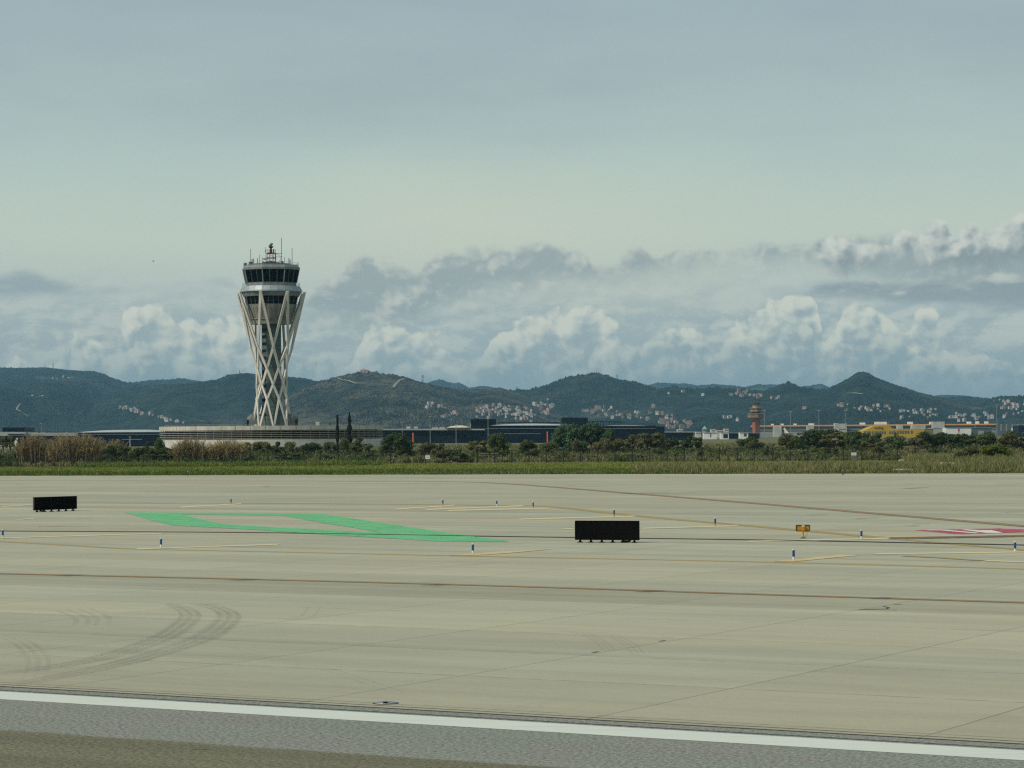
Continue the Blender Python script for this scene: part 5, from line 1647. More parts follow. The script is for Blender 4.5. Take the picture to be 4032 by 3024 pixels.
# light masts
for X, yb, yt, d, lab in ((3010, 1720, 1616, 2450, 'floodlight mast close to the right side of the brick tower'), (3113, 1720, 1620, 2450, 'floodlight mast above the white aircraft fin'), (3225, 1720, 1616, 2450, 'floodlight mast between the aircraft fin and the yellow hangar'), (3329, 1720, 1615, 2450, 'floodlight mast just left of the yellow hangar'),
                          (3926, 1715, 1594, 2300, 'tall floodlight mast at the right end of the orange edged terminal'), (3494, 1715, 1665, 1900, 'lamp mast standing in front of the yellow hangar'), (163, 1720, 1668, 1300, 'lamp mast above the cane clump on the left'), (512, 1760, 1722, 900, 'thick white post before the navy terminal hall'),
                          (1694, 1715, 1640, 1350, 'tall lamp mast above the left wing of the black terminal'), (1796, 1726, 1672, 1200, 'lamp mast before the left wing of the black terminal'), (1922, 1712, 1638, 1250, 'lamp mast beside the ribbed roof box of the black terminal'), (1584, 1700, 1662, 1400, 'short mast on the left wing beside the round building'), (264, 1722, 1702, 1300, 'short lamp post left of the navy terminal hall'), (3840, 1712, 1650, 2000, 'thin lamp mast behind the grey shed'), (1776, 1690, 1652, 1500, 'faint thin mast behind the cream barrel roof')):
    b, tp = P(X, yb, d), P(X, yt, d)
    t = thing('light_mast', lab, 'light mast', (b.x, d, 0), group='light masts round the terminals')
    H = tp.z
    kk = d / F
    MB().tube([(0, 0, 0), (0, 0, H)], 1.25 * kk, 6, 0, .8 * kk).build('pole', M['steel' if X != 512 else 'white'], t)
    if X != 512:
        w_ = 5 * kk if d > 1800 else 4 * kk
        MB().box((-w_, -.25, H - .5 * kk), (w_, .25, H + .7 * kk)).build('lamp_head', M['grey_metal'], t)
        MB().box((-w_, -.35, H - 1.4 * kk), (-w_ * .3, .35, H - .52 * kk)).box((w_ * .3, -.35, H - 1.4 * kk), (w_, .35, H - .52 * kk)).build('lamp', M['white'], t)
    else:
        MB().box((-.35, -.35, H), (.35, .35, H + .3)).build('cap', M['steel'], t)

# ------------------------------------------------------------------ signs seen from behind, markers, fence
def big_sign(pl, pr, h, leg, nleg, lab, box_at):
    c = (pl + pr) / 2
    w = (pr - pl).length
    rz = math.atan2(pr.y - pl.y, pr.x - pl.x)
    t = thing('guidance_sign', lab, 'airfield sign', (c.x, c.y, 0), rz, 'black backed guidance signs')
    th = .15
    mb = MB().box((-w / 2 + .04, -th / 2 + .02, leg + .03), (w / 2 - .04, th / 2 - .02, leg + h - .03))
    mb.build('back_panel', M['black_metal'], t)
    mb = MB()
    mb.box((-w / 2, -th / 2, leg), (w / 2, th / 2, leg + .029)).box((-w / 2, -th / 2, leg + h - .029), (w / 2, th / 2, leg + h))
    mb.box((-w / 2, -th / 2, leg + .03), (-w / 2 + .038, th / 2, leg + h - .03)).box((w / 2 - .038, -th / 2, leg + .03), (w / 2, th / 2, leg + h - .03))
    for f in (1 / 3, 2 / 3):
        x = -w / 2 + w * f
        mb.box((x - .012, -th / 2 + .006, leg + .03), (x + .012, -th / 2 + .018, leg + h - .03))
    mb.build('frame', M['black_metal'], t)
    for i in range(nleg):
        x = -w / 2 + w * (.075 + (.85) * i / (nleg - 1))
        MB().box((x - .03, -.04, .03), (x + .03, .04, leg - .001)).box((x - .10, -.09, 0), (x + .10, .09, .03)).box((x - .045, -.055, .031), (x + .045, .055, .07)).build('leg', M['black_metal'], t)
    xb = -w / 2 + w * box_at
    s = 1 if box_at > .5 else -1
    MB().tube([(xb - s * .22, 0, .03), (xb - s * .1, -.02, .05), (xb, 0, .04), (xb + s * .12, .02, .06), (xb + s * .16, 0, leg)], .045, 6).box((xb - .2, -.05, .02), (xb + .12, .05, .10)).build('cable', M['black_metal'], t)
    MB().box((-w / 2 - .012, -th / 2 + .03, leg + .06), (-w / 2 - .001, th / 2 - .03, leg + h - .06)).build('end_cap', M['dark_grey'], t)
    return t


big_sign(G(2266, 2136), G(2517, 2137.5), .80, .11, 6, 'larger black backed guidance sign facing away, beside the tip of the green marking', .80)
big_sign(G(133, 2016.8), G(300, 2010.6), .80, .11, 6, 'black backed guidance sign on the far left, turned slightly so its end cap shows', .20)

p = G(3162, 2119.5)
kk = p.y / F
t = thing('amber_sign', 'small amber sign on a single post with a dark rounded frame, seen from behind', 'airfield sign', (p.x, p.y, 0))
w2, z0, z1 = 28 * kk, 27 * kk, 53 * kk
def rrect(w, z0, z1, r, y):
    out = []
    for cx, cz, a0 in ((w - r, z1 - r, 0), (-w + r, z1 - r, 90), (-w + r, z0 + r, 180), (w - r, z0 + r, 270)):
        for k in range(5):
            a_ = math.radians(a0 + k * 22.5)
            out.append((cx + r * math.cos(a_), y, cz + r * math.sin(a_)))
    return out
o_, i_ = rrect(w2, z0, z1, .05, -.05), rrect(w2 - .035, z0 + .035, z1 - .035, .03, -.05)
n = len(o_)
mb = MB().add(o_ + i_ + [(x, .05, z) for x, _, z in o_] + [(x, .05, z) for x, _, z in i_], [(i, (i + 1) % n, n + (i + 1) % n, n + i) for i in range(n)] + [(2 * n + i, 3 * n + i, 3 * n + (i + 1) % n, 2 * n + (i + 1) % n) for i in range(n)] + [(i, 2 * n + i, 2 * n + (i + 1) % n, (i + 1) % n) for i in range(n)] + [(n + i, n + (i + 1) % n, 3 * n + (i + 1) % n, 3 * n + i) for i in range(n)])
mb.build('frame', M['amber_dark'], t)
mb = MB()
pi_ = [(x, z) for x, _, z in rrect(w2 - .036, z0 + .036, z1 - .036, .03, 0)]
mb.add([(x, -.03, z) for x, z in pi_] + [(x, .03, z) for x, z in pi_], [tuple(range(n)), tuple(range(2 * n - 1, n - 1, -1))])
mb.build('back_panel', M['amber'], t)
MB().box((-.055, -.12, z0 + .02), (.055, -.031, z1 - .075)).box((-.062, -.125, z0 + .07), (.062, -.118, z0 + .09)).build('bracket', M['amber'], t)
MB().box((-.06, -.125, z1 - .074), (.06, -.031, z1 - .02)).build('bracket_cap', M['white_plastic'], t)
MB().tube([(0, -.03, .035), (0, -.03, z0 + .02)], .034, 10).tube([(0, -.03, .06), (0, -.03, .1)], .045, 10).build('post', M['amber'], t)
MB().box((-.135, -.11, 0), (.135, .11, .022)).box((-.07, -.06, .022), (.07, .06, .035)).build('base_plate', M['dark_grey'], t)
MB().tube([(.15, -.03, z0 - .01), (.175, -.03, z0 - .08), (.165, -.03, .14), (.12, -.03, .07), (.05, -.03, .05)], .008, 5).build('cable', M['dark_grey'], t)


def marker(base):
    t = thing('edge_marker', 'x', 'edge marker')
    MB().lathe([(.022, 0), (.022, .035), (.040, .04), (.042, .15), (.042, .155)], 14, cap1=True).build('base', M[base], t)
    MB().lathe([(.046, .145), (.046, .37), (.040, .372)], 14).build('sleeve', M['blue_sleeve'], t)
    MB().lathe([(.044, .372), (.046, .40), (.040, .415), (.001, .418)], 14, cap0=True).build('cap', M['white_plastic'], t)
    return t


def dup(root, loc):
    r = root.copy()
    COL.objects.link(r)
    r.location = loc
    for ch in list(root.children):
        c = ch.copy()
        COL.objects.link(c)
        c.parent = r
    return r


MK = [(11, 2120.5, 0, 'white based blue edge marker cut close to the left edge of the photograph'), (634, 2158, 0, 'white based blue edge marker beside a cream dash below the green marking'), (909.5, 1986, 1, 'distant amber based blue edge marker above the green marking'),
      (1743.6, 1991, 1, 'amber based blue edge marker, leftmost of the row right of the green marking'), (1956, 1994, 0, 'distant white based blue edge marker between two amber based ones'), (1862, 2182.5, 0, 'white based blue edge marker on a broad tan dash under the green tip'),
      (2099.5, 2002, 1, 'amber based blue edge marker on the far yellow line, second left of the larger sign'), (2418, 2035.6, 1, 'amber based blue edge marker right above the larger black sign'), (2816, 2072, 1, 'amber based blue edge marker between the larger black sign and the amber sign'),
      (3392, 2125, 0, 'white based blue edge marker just right of the amber sign'), (3125, 2208, 0, 'nearest white based blue edge marker, below the amber sign on a tan dash'), (3997, 2175, 0, 'white based blue edge marker close to the right edge of the photograph')]
pr_ = [marker('white_plastic'), marker('amber')]
us_ = [False, False]
for X, Y, k, lab in MK:
    p = G(X, Y)
    if us_[k]: o = dup(pr_[k], p)
    else:
        o = pr_[k]
        o.location = p
        us_[k] = True
    o.rotation_euler.z = X
    tag(o, lab, 'edge marker', 'blue taxiway edge markers')
for X, Y, lab in ((3319, 1871, 'tiny post light at the far apron edge below the fence notice board'), (740, 1873, 'tiny post light at the far left apron edge before the green verge')):
    p = G(X, Y)
    t = thing('post_light', lab, 'post light', p)
    MB().tube([(0, 0, 0), (0, 0, .42)], .07, 8).build('post', M['dark_grey'], t)
    MB().lathe([(.07, .42), (.085, .47), (.08, .53), (.001, .56)], 10, cap0=True).build('lamp', M['grey_metal'], t)

# inset light in the concrete beside the edge line
p = G(1519, 2769)
t = thing('inset_light', 'flat round grey inset light in the concrete beside the white edge line', 'inset light', p)
MB().lathe([(.19, 0), (.175, .018), (.11, .03), (.001, .034)], 24).build('rim', M['grey_metal'], t)
MB().box((-.035, -.17, .02), (.035, -.06, .045)).build('lens', M['black_glass'], t)
MB().lathe([(.225, .004), (.19, .006)], 24).build('seal', M['sealant'], t)

# perimeter fence ---------------------------------------------------
t = thing('perimeter_fence', 'long dark wire fence on thin posts with angled tops between verge and scrub', 'fence', (fM.x, fM.y, 0))
fp = [Vector((fL.x - 40 * .92, fL.y + 3, 0)), fL, fM, fR, fR + (fR - fM).normalized() * 34]
seg = []
for a, b in zip(fp[:-1], fp[1:]):
    n = max(1, round((b - a).length / 2.75))
    seg += [a.lerp(b, i / n) for i in range(n)]
seg.append(fp[-1])
O = Vector(t.location)
HF = 2.25
post = None
dirs = []
for i, p in enumerate(seg):
    q = seg[min(i + 1, len(seg) - 1)] - seg[max(i - 1, 0)]
    rz = math.atan2(q.y, q.x)
    if post is None:
        mb = MB().box((-.085, -.085, -.05), (.085, .085, HF - .32)).beam((0, 0, HF - .34), (0, -.26, HF), .14).box((-.07, -.07, 0), (.07, .07, .08))
        post = mb.build('post', M['post'], t)
        c = post
    else:
        c = post.copy()
        COL.objects.link(c)
        c.parent = t
    c.location = p - O
    c.rotation_euler = (0, 0, rz)
mb = MB()
for a, b in zip(seg[:-1], seg[1:]):
    a_, b_ = a - O, b - O
    for z, r in ((.08, .022), (1.0, .022), (HF - .36, .025)):
        mb.beam(a_ + Vector((0, 0, z)), b_ + Vector((0, 0, z)), r)
    for k in range(3):
        off = Vector((0, -.09 * k - .05, HF - .25 + .1 * k))
        mb.beam(a_ + off, b_ + off, .012)
    n = 9
    for k in range(1, n):
        c = a_.lerp(b_, k / n)
        mb.beam(c + Vector((0, 0, .08)), c + Vector((0, 0, HF - .36)), .010)
mb.build('wire_mesh', M['wire'], t)
mb = MB()
for X in (2690, 3445, 3500, 1640, 2250):
    i = min(range(len(seg)), key=lambda j: abs(seg[j].x / seg[j].y * F + 2016 - X))
    if i + 1 < len(seg):
        mb.beam(seg[i] - O + Vector((0, 0, 1.5)), seg[i + 1] - O + Vector((0, 0, .1)), .05)
mb.build('brace', M['post'], t)
def notice(X, yt, yb, w, dark, lab):
    u = (X - 2016) / F
    i = min(range(len(seg)), key=lambda j: abs(seg[j].x / seg[j].y - u))
    d = seg[i].y - 1.2
    a, b = P(X, yb, d), P(X, yt, d)
    k = d / F
    t = thing('notice_board', lab, 'notice board', (a.x, d, 0))
    MB().box((-w / 2 * k, -.03, a.z), (w / 2 * k, .03, b.z)).build('board', M['white'], t)
    MB().box((-w * .3 * k, -.034, a.z + (b.z - a.z) * .35), (w * .3 * k, -.031, a.z + (b.z - a.z) * .6)).build('lettering_strip', M['grey_wall'], t)
    mb = MB()
    for s in (-1, 1): mb.box((s * w * .42 * k - .03, .031, 0), (s * w * .42 * k + .03, .09, b.z))
    mb.build('post', M['post'], t)
    if dark: MB().box((-w / 2 * k, -.2, .05), (w / 2 * k, .028, a.z - .02)).build('cabinet', M['hood'], t)
notice(1683.5, 1793, 1807, 18, False, 'white notice board fixed low on the fence, left of the middle')
notice(3362, 1782, 1793, 20, True, 'white notice board above a dark green cabinet at the fence on the right')

# pale slabs in the right hand verge
def rubble(name, lab, cat, X0, X1, Yt, Yb, m='slab', seed=1):
    r_ = random.Random(seed)
    a, b = G(X0, Yb), G(X1, Yb)
    d = (a.y + b.y) / 2
    h = max(.12, (Yb - Yt) * d / F * .8)
    mb = MB()
    n = 9
    top = []
    w = b.x - a.x
    poly = [(a.x + w * i / n, d - .6 + r_.uniform(-.3, .3)) for i in range(n + 1)] + [(b.x - w * i / n, d + 1.0 + r_.uniform(-.4, .5)) for i in range(n + 1)]
    c = Vector((sum(p[0] for p in poly) / len(poly), d, 0))
    vs = [(x - c.x, y - c.y, -.03) for x, y in poly] + [((x - c.x) * .98, (y - c.y) * .9, h * r_.uniform(.75, 1)) for x, y in poly]
    N = len(poly)
    mb.add(vs, [tuple(range(N, 2 * N))] + [(i, (i + 1) % N, N + (i + 1) % N, N + i) for i in range(N)])
    o = mb.build(name, M[m])
    o.location = c
    tag(o, lab, cat)
rubble('concrete_slab', 'broken pale concrete slab lying in front of the yellow-green bush', 'concrete slab', 3621, 3800, 1817, 1829, seed=2)
rubble('concrete_slab', 'short pale concrete block at the foot of the fence near the right', 'concrete slab', 3541, 3566, 1807, 1816, seed=3)
rubble('culvert', 'pale concrete culvert face in the right verge with tall weeds on both sides', 'culvert', 3518, 3597, 1843, 1858, seed=4)
rubble('kerb', 'low pale kerb running right from the culvert through the weeds', 'kerb', 3660, 3765, 1842, 1846, seed=5)
rubble('kerb', 'low pale kerb reaching the right edge of the photograph in the verge', 'kerb', 3872, 4060, 1842, 1847, seed=6)

# ------------------------------------------------------------------ vegetation
def quads(c, n, size, asp=1.0, rg=rng, up=None):
    """leaf quads centred at c (N,3) facing n (N,3)"""
    N = len(c)
    n = n / np.linalg.norm(n, axis=1, keepdims=True)
    ref = rg.normal(size=(N, 3))
    a = np.cross(n, ref)
    a /= np.linalg.norm(a, axis=1, keepdims=True) + 1e-9
    b = np.cross(n, a)
    s = (size * rg.uniform(.6, 1.25, N))[:, None]
    a, b = a * s * asp, b * s
    V = np.stack([c - a * .5 - b * .15, c + b * .5 * .2 - a * 0 - b * .6, c + a * .5 + b * .1, c + b * .55], 1).reshape(-1, 3)
    Fq = np.arange(4 * N).reshape(N, 4)
    return V, Fq


def crown(n_clump, leaves, size, seed, flat=.85, spread=.42, lump=0.0):
    """unit crown: half width 1, height 2, resting on z = 0"""
    rg = np.random.default_rng(seed)
    cs = []
    for i in range(n_clump):
        th, ph = rg.uniform(0, 2 * PI), rg.uniform(-.25, 1.0)
        r = rg.uniform(.45, .78)
        lp = 1 + lump * math.sin(2 * th + seed) - lump * .5 * math.cos(th * 3 + seed * 2)
        cs.append((r * math.cos(th) * math.cos(ph * 1.3) * (1 + lump * .3), r * math.sin(th) * math.cos(ph * 1.3), min(1.55, (.85 + .75 * math.sin(ph * 1.45) * rg.uniform(.6, 1.05)) * lp)))
    for i in range(n_clump // 2):
        th = rg.uniform(0, 2 * PI)
        cs.append((.72 * math.cos(th), .72 * math.sin(th), rg.uniform(.2, .5)))
    Cs, Ns = [], []
    for c in cs:
        rc = spread * rg.uniform(.55, 1.1)
        d = rg.normal(size=(leaves, 3))
        d /= np.linalg.norm(d, axis=1, keepdims=True)
        rad = rc * rg.uniform(.55, 1.08, (leaves, 1))
        p = np.array(c) + d * rad * np.array([1, 1, flat])
        keep = p[:, 2] > 0.0
        Cs.append(p[keep])
        Ns.append((d + rg.normal(size=d.shape) * .55)[keep])
    return quads(np.concatenate(Cs), np.concatenate(Ns), size, rg=rg)


CR = {}
for k in range(7):
    CR['b%d' % k] = crown(13 + k, 210 - 6 * k, .105, 40 + k, spread=.34 + .03 * (k % 3), flat=.7 + .1 * (k % 3), lump=(0, .18, .3, .12, .36, .24, .42)[k])
for k in range(2):
    CR['t%d' % k] = crown(30, 230, .078, 60 + k, spread=.34)
MESH = {}


def crown_mesh(shape, m):
    key = (shape, m)
    if key not in MESH:
        V, Fq = CR[shape]
        MESH[key] = np_mesh('crown_' + shape, V, Fq, M[m], link=False)
    return MESH[key]


TR = None
def trunk_mesh():
    global TR
    if TR is None:
        mb = MB()
        mb.tube([(0, 0, -.05), (.02, .01, .35), (0, .03, .8), (.03, 0, 1.2)], .09, 7, 0, .035)
        for a_ in range(5):
            an = a_ * 1.3
            mb.tube([(0, 0, .25 + .12 * a_), (.25 * math.cos(an), .25 * math.sin(an), .6 + .12 * a_), (.5 * math.cos(an), .5 * math.sin(an), .95 + .1 * a_)], .045, 5, 0, .015)
        o = mb.build('trunk', M['bark'])
        TR = o.data
        bpy.data.objects.remove(o)
    return TR


rv = random.Random(99)


def plant(name, lab, cat, X0, X1, Yt, d, shape, m, group=None, depth=None, zmin=1.0):
    a, b = P(X0, 1760, d), P(X1, 1760, d)
    w = (b.x - a.x) / 2 * 1.14
    h = max(zmin, P((X0 + X1) / 2, Yt, d).z) / 1.9
    t = thing(name, lab, cat, ((a.x + b.x) / 2, d, 0), group=group)
    c = bpy.data.objects.new('crown', crown_mesh(shape, m))
    COL.objects.link(c)
    c.parent = t
    c.scale = (w, depth or min(w, 4.5), h)
    c.rotation_euler = (0, 0, rv.uniform(-.5, .5))
    k = bpy.data.objects.new('trunk', trunk_mesh())
    COL.objects.link(k)
    k.parent = t
    k.scale = (w * .8, min(w, 3) * .8, h)
    return t


# large and singular plants (photo x-range, top, distance)
plant('tree', 'large grey-green tree, left half of the pair before the black terminal', 'tree', 2166, 2300, 1660, 520, 't0', 'leaf_blue')
plant('tree', 'large grey-green tree, taller right half of the pair before the black terminal', 'tree', 2262, 2394, 1654, 515, 't1', 'leaf_blue')
plant('bush', 'small grey-green bush at the right foot of the large tree pair', 'bush', 2372, 2425, 1680, 525, 'b1', 'leaf_blue')
plant('bush', 'big dark round bush at the right end of the round building', 'bush', 1496, 1628, 1698, 452, 't0', 'leaf_dark')
plant('bush', 'dark rounded bush in front of the left end of the black terminal', 'bush', 1908, 2004, 1696, 470, 't1', 'leaf_mid')
plant('bush', 'low broad bush right of the dark rounded one before the black terminal', 'bush', 2036, 2122, 1716, 480, 'b0', 'leaf_mid')
plant('bush', 'bright green dome bush between the cypress feet and the round building', 'bush', 1326, 1382, 1722, 500, 'b2', 'leaf_mid')
plant('bush', 'broad green bush beside the thick cypress', 'bush', 1374, 1472, 1711, 490, 'b3', 'leaf_mid')
plant('bush', 'round green bush before the slim cypress', 'bush', 1265, 1330, 1735, 480, 'b1', 'leaf_mid')
plant('bush', 'yellow-green rounded bush near the fence on the far right', 'bush', 3846, 3986, 1744, 371, 't1', 'leaf_lime')
plant('bush', 'dark olive bush touching the left side of the yellow-green bush', 'bush', 3776, 3878, 1746, 374, 'b0', 'leaf_olive')
plant('bush', 'small dark bush, lowest left of the yellow-green bush', 'bush', 3748, 3800, 1778, 370, 'b2', 'leaf_dark')
plant('bush', 'lone dark shrub behind the fence below the brick tower', 'bush', 3003, 3049, 1748, 418, 'b3', 'leaf_dark')
plant('bush', 'small dark shrub behind the fence, left of the lone shrub below the brick tower', 'bush', 2742, 2776, 1762, 420, 'b0', 'leaf_dark')
plant('bush', 'spreading dark shrub behind the fence right of the left notice board', 'bush', 1712, 1838, 1775, 412, 'b1', 'leaf_dark')
plant('bush', 'leafy dark green bush on top of the hedge left of the round building', 'bush', 598, 655, 1722, 450, 'b2', 'leaf_mid')
plant('bush', 'round dark green bush at the very foot of the navy terminal hall', 'bush', 560, 606, 1729, 455, 'b3', 'leaf_dark')
# bands of look-alike bushes
DK, MD, OL, BR = [], [], [], []
HEDGE = [(-120, 40, 1768, 425), (20, 110, 1775, 424), (60, 160, 1778, 428), (385, 470, 1752, 424), (440, 540, 1753, 428), (520, 610, 1757, 422), (590, 690, 1760, 424), (640, 720, 1766, 420), (470, 580, 1778, 419), (560, 660, 1785, 418), (150, 240, 1785, 419), (-60, 30, 1790, 419), (230, 330, 1795, 418), (380, 460, 1785, 419), (840, 960, 1782, 418), (960, 1030, 1788, 417), (1080, 1180, 1782, 416)]
for i, (a, b, y, d) in enumerate(HEDGE):
    plant('bush', 'dark green bush in the dense hedge behind the fence on the left', 'bush', a, b, y, d, 'b%d' % (i * 3 % 7), 'leaf_dark', 'dark hedge bushes on the left')
MIDB = [(982, 1075, 1734, 505), (1068, 1135, 1731, 510), (1120, 1180, 1738, 505), (1200, 1275, 1730, 520), (930, 1000, 1740, 500), (1180, 1225, 1744, 495)]
for i, (a, b, y, d) in enumerate(MIDB):
    plant('bush', 'dark bush along the foot of the round building', 'bush', a, b, y, d, 'b%d' % ((i * 2 + 1) % 7), 'leaf_dark' if i % 2 else 'leaf_olive', 'bushes along the foot of the round building')
DARK = [(2600, 2700, 1711, 560), (2680, 2770, 1708, 570), (2720, 2765, 1716, 540), (2895, 2990, 1718, 560), (2930, 3010, 1722, 540), (2555, 2625, 1714, 580), (2480, 2530, 1710, 600)]
for i, (a, b, y, d) in enumerate(DARK):
    plant('bush', 'dark green bush in the row between the black terminal and the brick tower', 'bush', a, b, y, d, 'b%d' % (i * 3 % 7), 'leaf_dark', 'dark bushes left of the brick tower')
RGT = [(3120, 3260, 1688, 560), (3200, 3330, 1684, 570), (3300, 3420, 1690, 560), (3380, 3470, 1700, 555), (3590, 3690, 1698, 560), (3640, 3760, 1700, 565), (3700, 3800, 1704, 560), (3740, 3830, 1701, 570), (3800, 3900, 1706, 555)]
for i, (a, b, y, d) in enumerate(RGT):
    plant('bush', 'dark bush in the tall row before the yellow hangar and white hall', 'bush', a, b, y, d, ('b4', 'b1', 't1', 'b6', 'b2')[i % 5], 'leaf_dark', 'dark bushes before the yellow hangar')
FRT = [(3048, 3150, 1704, 535), (3090, 3170, 1712, 520), (3226, 3340, 1702, 530), (3310, 3380, 1708, 525), (3390, 3495, 1706, 530), (3480, 3600, 1716, 540), (2930, 2990, 1725, 520), (3830, 3940, 1698, 545), (3920, 4030, 1694, 545), (4010, 4120, 1692, 548), (3560, 3650, 1718, 530)]
for i, (a, b, y, d) in enumerate(FRT):
    plant('bush', 'olive green bush in the sunlit front row on the right', 'bush', a, b, y, d, 'b%d' % ((i * 2 + 2) % 7), ('leaf_olive', 'leaf_mid')[i % 2], 'sunlit olive bushes on the right')
BRN = [(2395, 2480, 1712, 520), (2450, 2540, 1702, 530), (2500, 2600, 1698, 540), (2560, 2625, 1704, 545), (2360, 2420, 1722, 505), (2320, 2380, 1735, 480), (2120, 2200, 1738, 480), (1640, 1740, 1728, 470), (1700, 1780, 1738, 460), (1840, 1920, 1730, 465), (2240, 2300, 1728, 480)]
for i, (a, b, y, d) in enumerate(BRN):
    plant('bush', 'brownish olive bush in the scrub before the black terminal', 'bush', a, b, y, d, 'b%d' % (i * 3 % 7), 'scrub_brown' if i % 3 else 'leaf_olive', 'brownish scrub bushes before the terminal')
SHR = [(1400, 1500, 1775, 430), (1540, 1610, 1768, 440), (1880, 1960, 1780, 425), (2060, 2130, 1772, 440), (2180, 2260, 1776, 430), (2440, 2530, 1782, 425), (2560, 2620, 1770, 450), (2860, 2930, 1776, 430), (3120, 3220, 1768, 430), (3240, 3300, 1762, 440), (3420, 3490, 1756, 440), (3560, 3640, 1755, 440), (3640, 3740, 1765, 425), (3180, 3230, 1760, 440), (2300, 2360, 1784, 420), (2640, 2700, 1778, 430), (2820, 2860, 1766, 450), (1240, 1330, 1786, 420)]
for i, (a, b, y, d) in enumerate(SHR):
    plant('shrub', 'low dark shrub dotted in the dry grass just behind the fence', 'shrub', a, b, y, d, 'b%d' % ((i * 3) % 7), ('leaf_dark', 'leaf_olive', 'scrub')[i % 3], 'low shrubs in the dry grass', zmin=.5)

# cypresses
def cypress(X, yt, wpx, d, seed, lab):
    rg = np.random.default_rng(seed)
    tp = P(X, yt, d)
    h, w = tp.z, wpx * d / F / 2
    t = thing('cypress', lab, 'tree', (tp.x, d, 0))
    n = 2600
    f = rg.uniform(0.03, 1, n)
    rad = w * np.minimum(1, (1 - f) * 3.2) ** .6 * (0.75 + .25 * np.sin(f * 26 + seed)) * (1 - .25 * f)
    rad = np.maximum(rad, .08) * rg.uniform(.55, 1.15, n)
    th = rg.uniform(0, 2 * PI, n)
    c = np.stack([rad * np.cos(th), rad * np.sin(th), f * h], 1)
    nn = np.stack([np.cos(th), np.sin(th), np.full(n, .35)], 1) + rg.normal(size=(n, 3)) * .4
    V, Fq = quads(c, nn, .32, rg=rg)
    np_mesh('crown', V, Fq, M['cypress'], t)
    MB().tube([(0, 0, -.05), (.03, 0, h * .4), (0, .02, h * .96)], .16, 7, 0, .03).build('trunk', M['bark'], t)
cypress(1328.5, 1634, 13, 560, 3, 'slim dark cypress, left one of the two before the round building')
cypress(1376, 1626, 23, 575, 4, 'thick dark cypress, right one of the two before the round building')

# giant cane clumps
def cane(X0, X1, Yt, d, n, seed, lab, depth=3.0, name='cane_clump'):
    rg = np.random.default_rng(seed)
    a, b = P(X0, 1760, d), P(X1, 1760, d)
    top = P((X0 + X1) / 2, Yt, d).z
    w = (b.x - a.x) / 2
    t = thing(name, lab, 'cane clump', ((a.x + b.x) / 2, d, 0))
    Vs, Fs, k = [], [], 0
    SV, SF, sk = [], [], 0
    for i in range(n):
        x, y = rg.uniform(-w, w) * .9, rg.normal() * depth * .4
        edge = 1 - .42 * (abs(x) / w) ** 3
        h = top * edge * rg.uniform(.70, 1.04)
        lx, ly = (x / w) * .5 + rg.normal() * .35, rg.normal() * .3
        pts = [np.array([x + lx * s * s * 1.6, y + ly * s * s, h * s]) for s in np.linspace(0, 1, 5)]
        r = .022
        for p, q in zip(pts[:-1], pts[1:]):
            ang = rg.uniform(0, PI)
            o = np.array([math.cos(ang), math.sin(ang), 0]) * r
            SV += [p - o, p + o, q + o, q - o]
            SF.append((sk, sk + 1, sk + 2, sk + 3)); sk += 4
        m = 22
        for j in range(m):
            s = rg.uniform(.22, 1.0) ** .75
            p = pts[0] * 0 + np.array([x + lx * s * s * 1.6, y + ly * s * s, h * s])
            an = rg.uniform(0, 2 * PI)
            L = rg.uniform(.35, .8) * (.7 if s > .9 else 1)
            dv = np.array([math.cos(an) * .7, math.sin(an) * .7, rg.uniform(-.3, .75)]) * L
            sd = np.cross(dv, [0, 0, 1]) + rg.normal(size=3) * .02
            sd = sd / (np.linalg.norm(sd) + 1e-6) * rg.uniform(.03, .055)
            mid = p + dv * .55 + np.array([0, 0, .05])
            end = p + dv + np.array([0, 0, -.12 * L])
            Vs += [p, mid - sd, end, mid + sd]
            Fs.append((k, k + 1, k + 2, k + 3)); k += 4
    np_mesh('leaves', np.array(Vs), np.array(Fs), M['cane'], t)
    np_mesh('stems', np.array(SV), np.array(SF), M['bark_pale'], t)
cane(70, 215, 1712, 412, 360, 1, 'tall brown cane clump furthest left behind the fence')
cane(196, 398, 1708, 410, 560, 2, 'largest brown cane clump with pale stems showing, behind the fence on the left')
cane(400, 480, 1728, 470, 140, 3, 'low brown cane clump behind the largest one')
cane(692, 812, 1724, 412, 340, 4, 'golden brown cane clump before the left end of the round building')
cane(826, 962, 1731, 412, 340, 5, 'dull brown cane clump right of the golden one before the round building')

# street trees at the far left
for X, lab in ((12, 'small bare street tree at the far left edge, left of two'), (40, 'small bare street tree beside the parked aircraft tail, right of two')):
    d = 520
    p = P(X, 1722, d)
    t = thing('street_tree', lab, 'tree', (p.x, d, 0), group='bare street trees')
    h = p.z
    mb = MB().tube([(0, 0, -.05), (.02, 0, h * .45)], .11, 7, 0, .08)
    for k in range(6):
        an = k * 1.05
        mb.tube([(.02, 0, h * .43), (.35 * math.cos(an), .35 * math.sin(an), h * .7), (.75 * math.cos(an), .75 * math.sin(an), h * .95)], .05, 5, 0, .02)
    mb.build('trunk', M['bark'], t)
    c = bpy.data.objects.new('crown', crown_mesh('b1', 'scrub_brown'))
    COL.objects.link(c)
    c.parent = t
    c.location = (0, 0, h * .52)
    c.scale = (1.0, 1.0, h * .3)


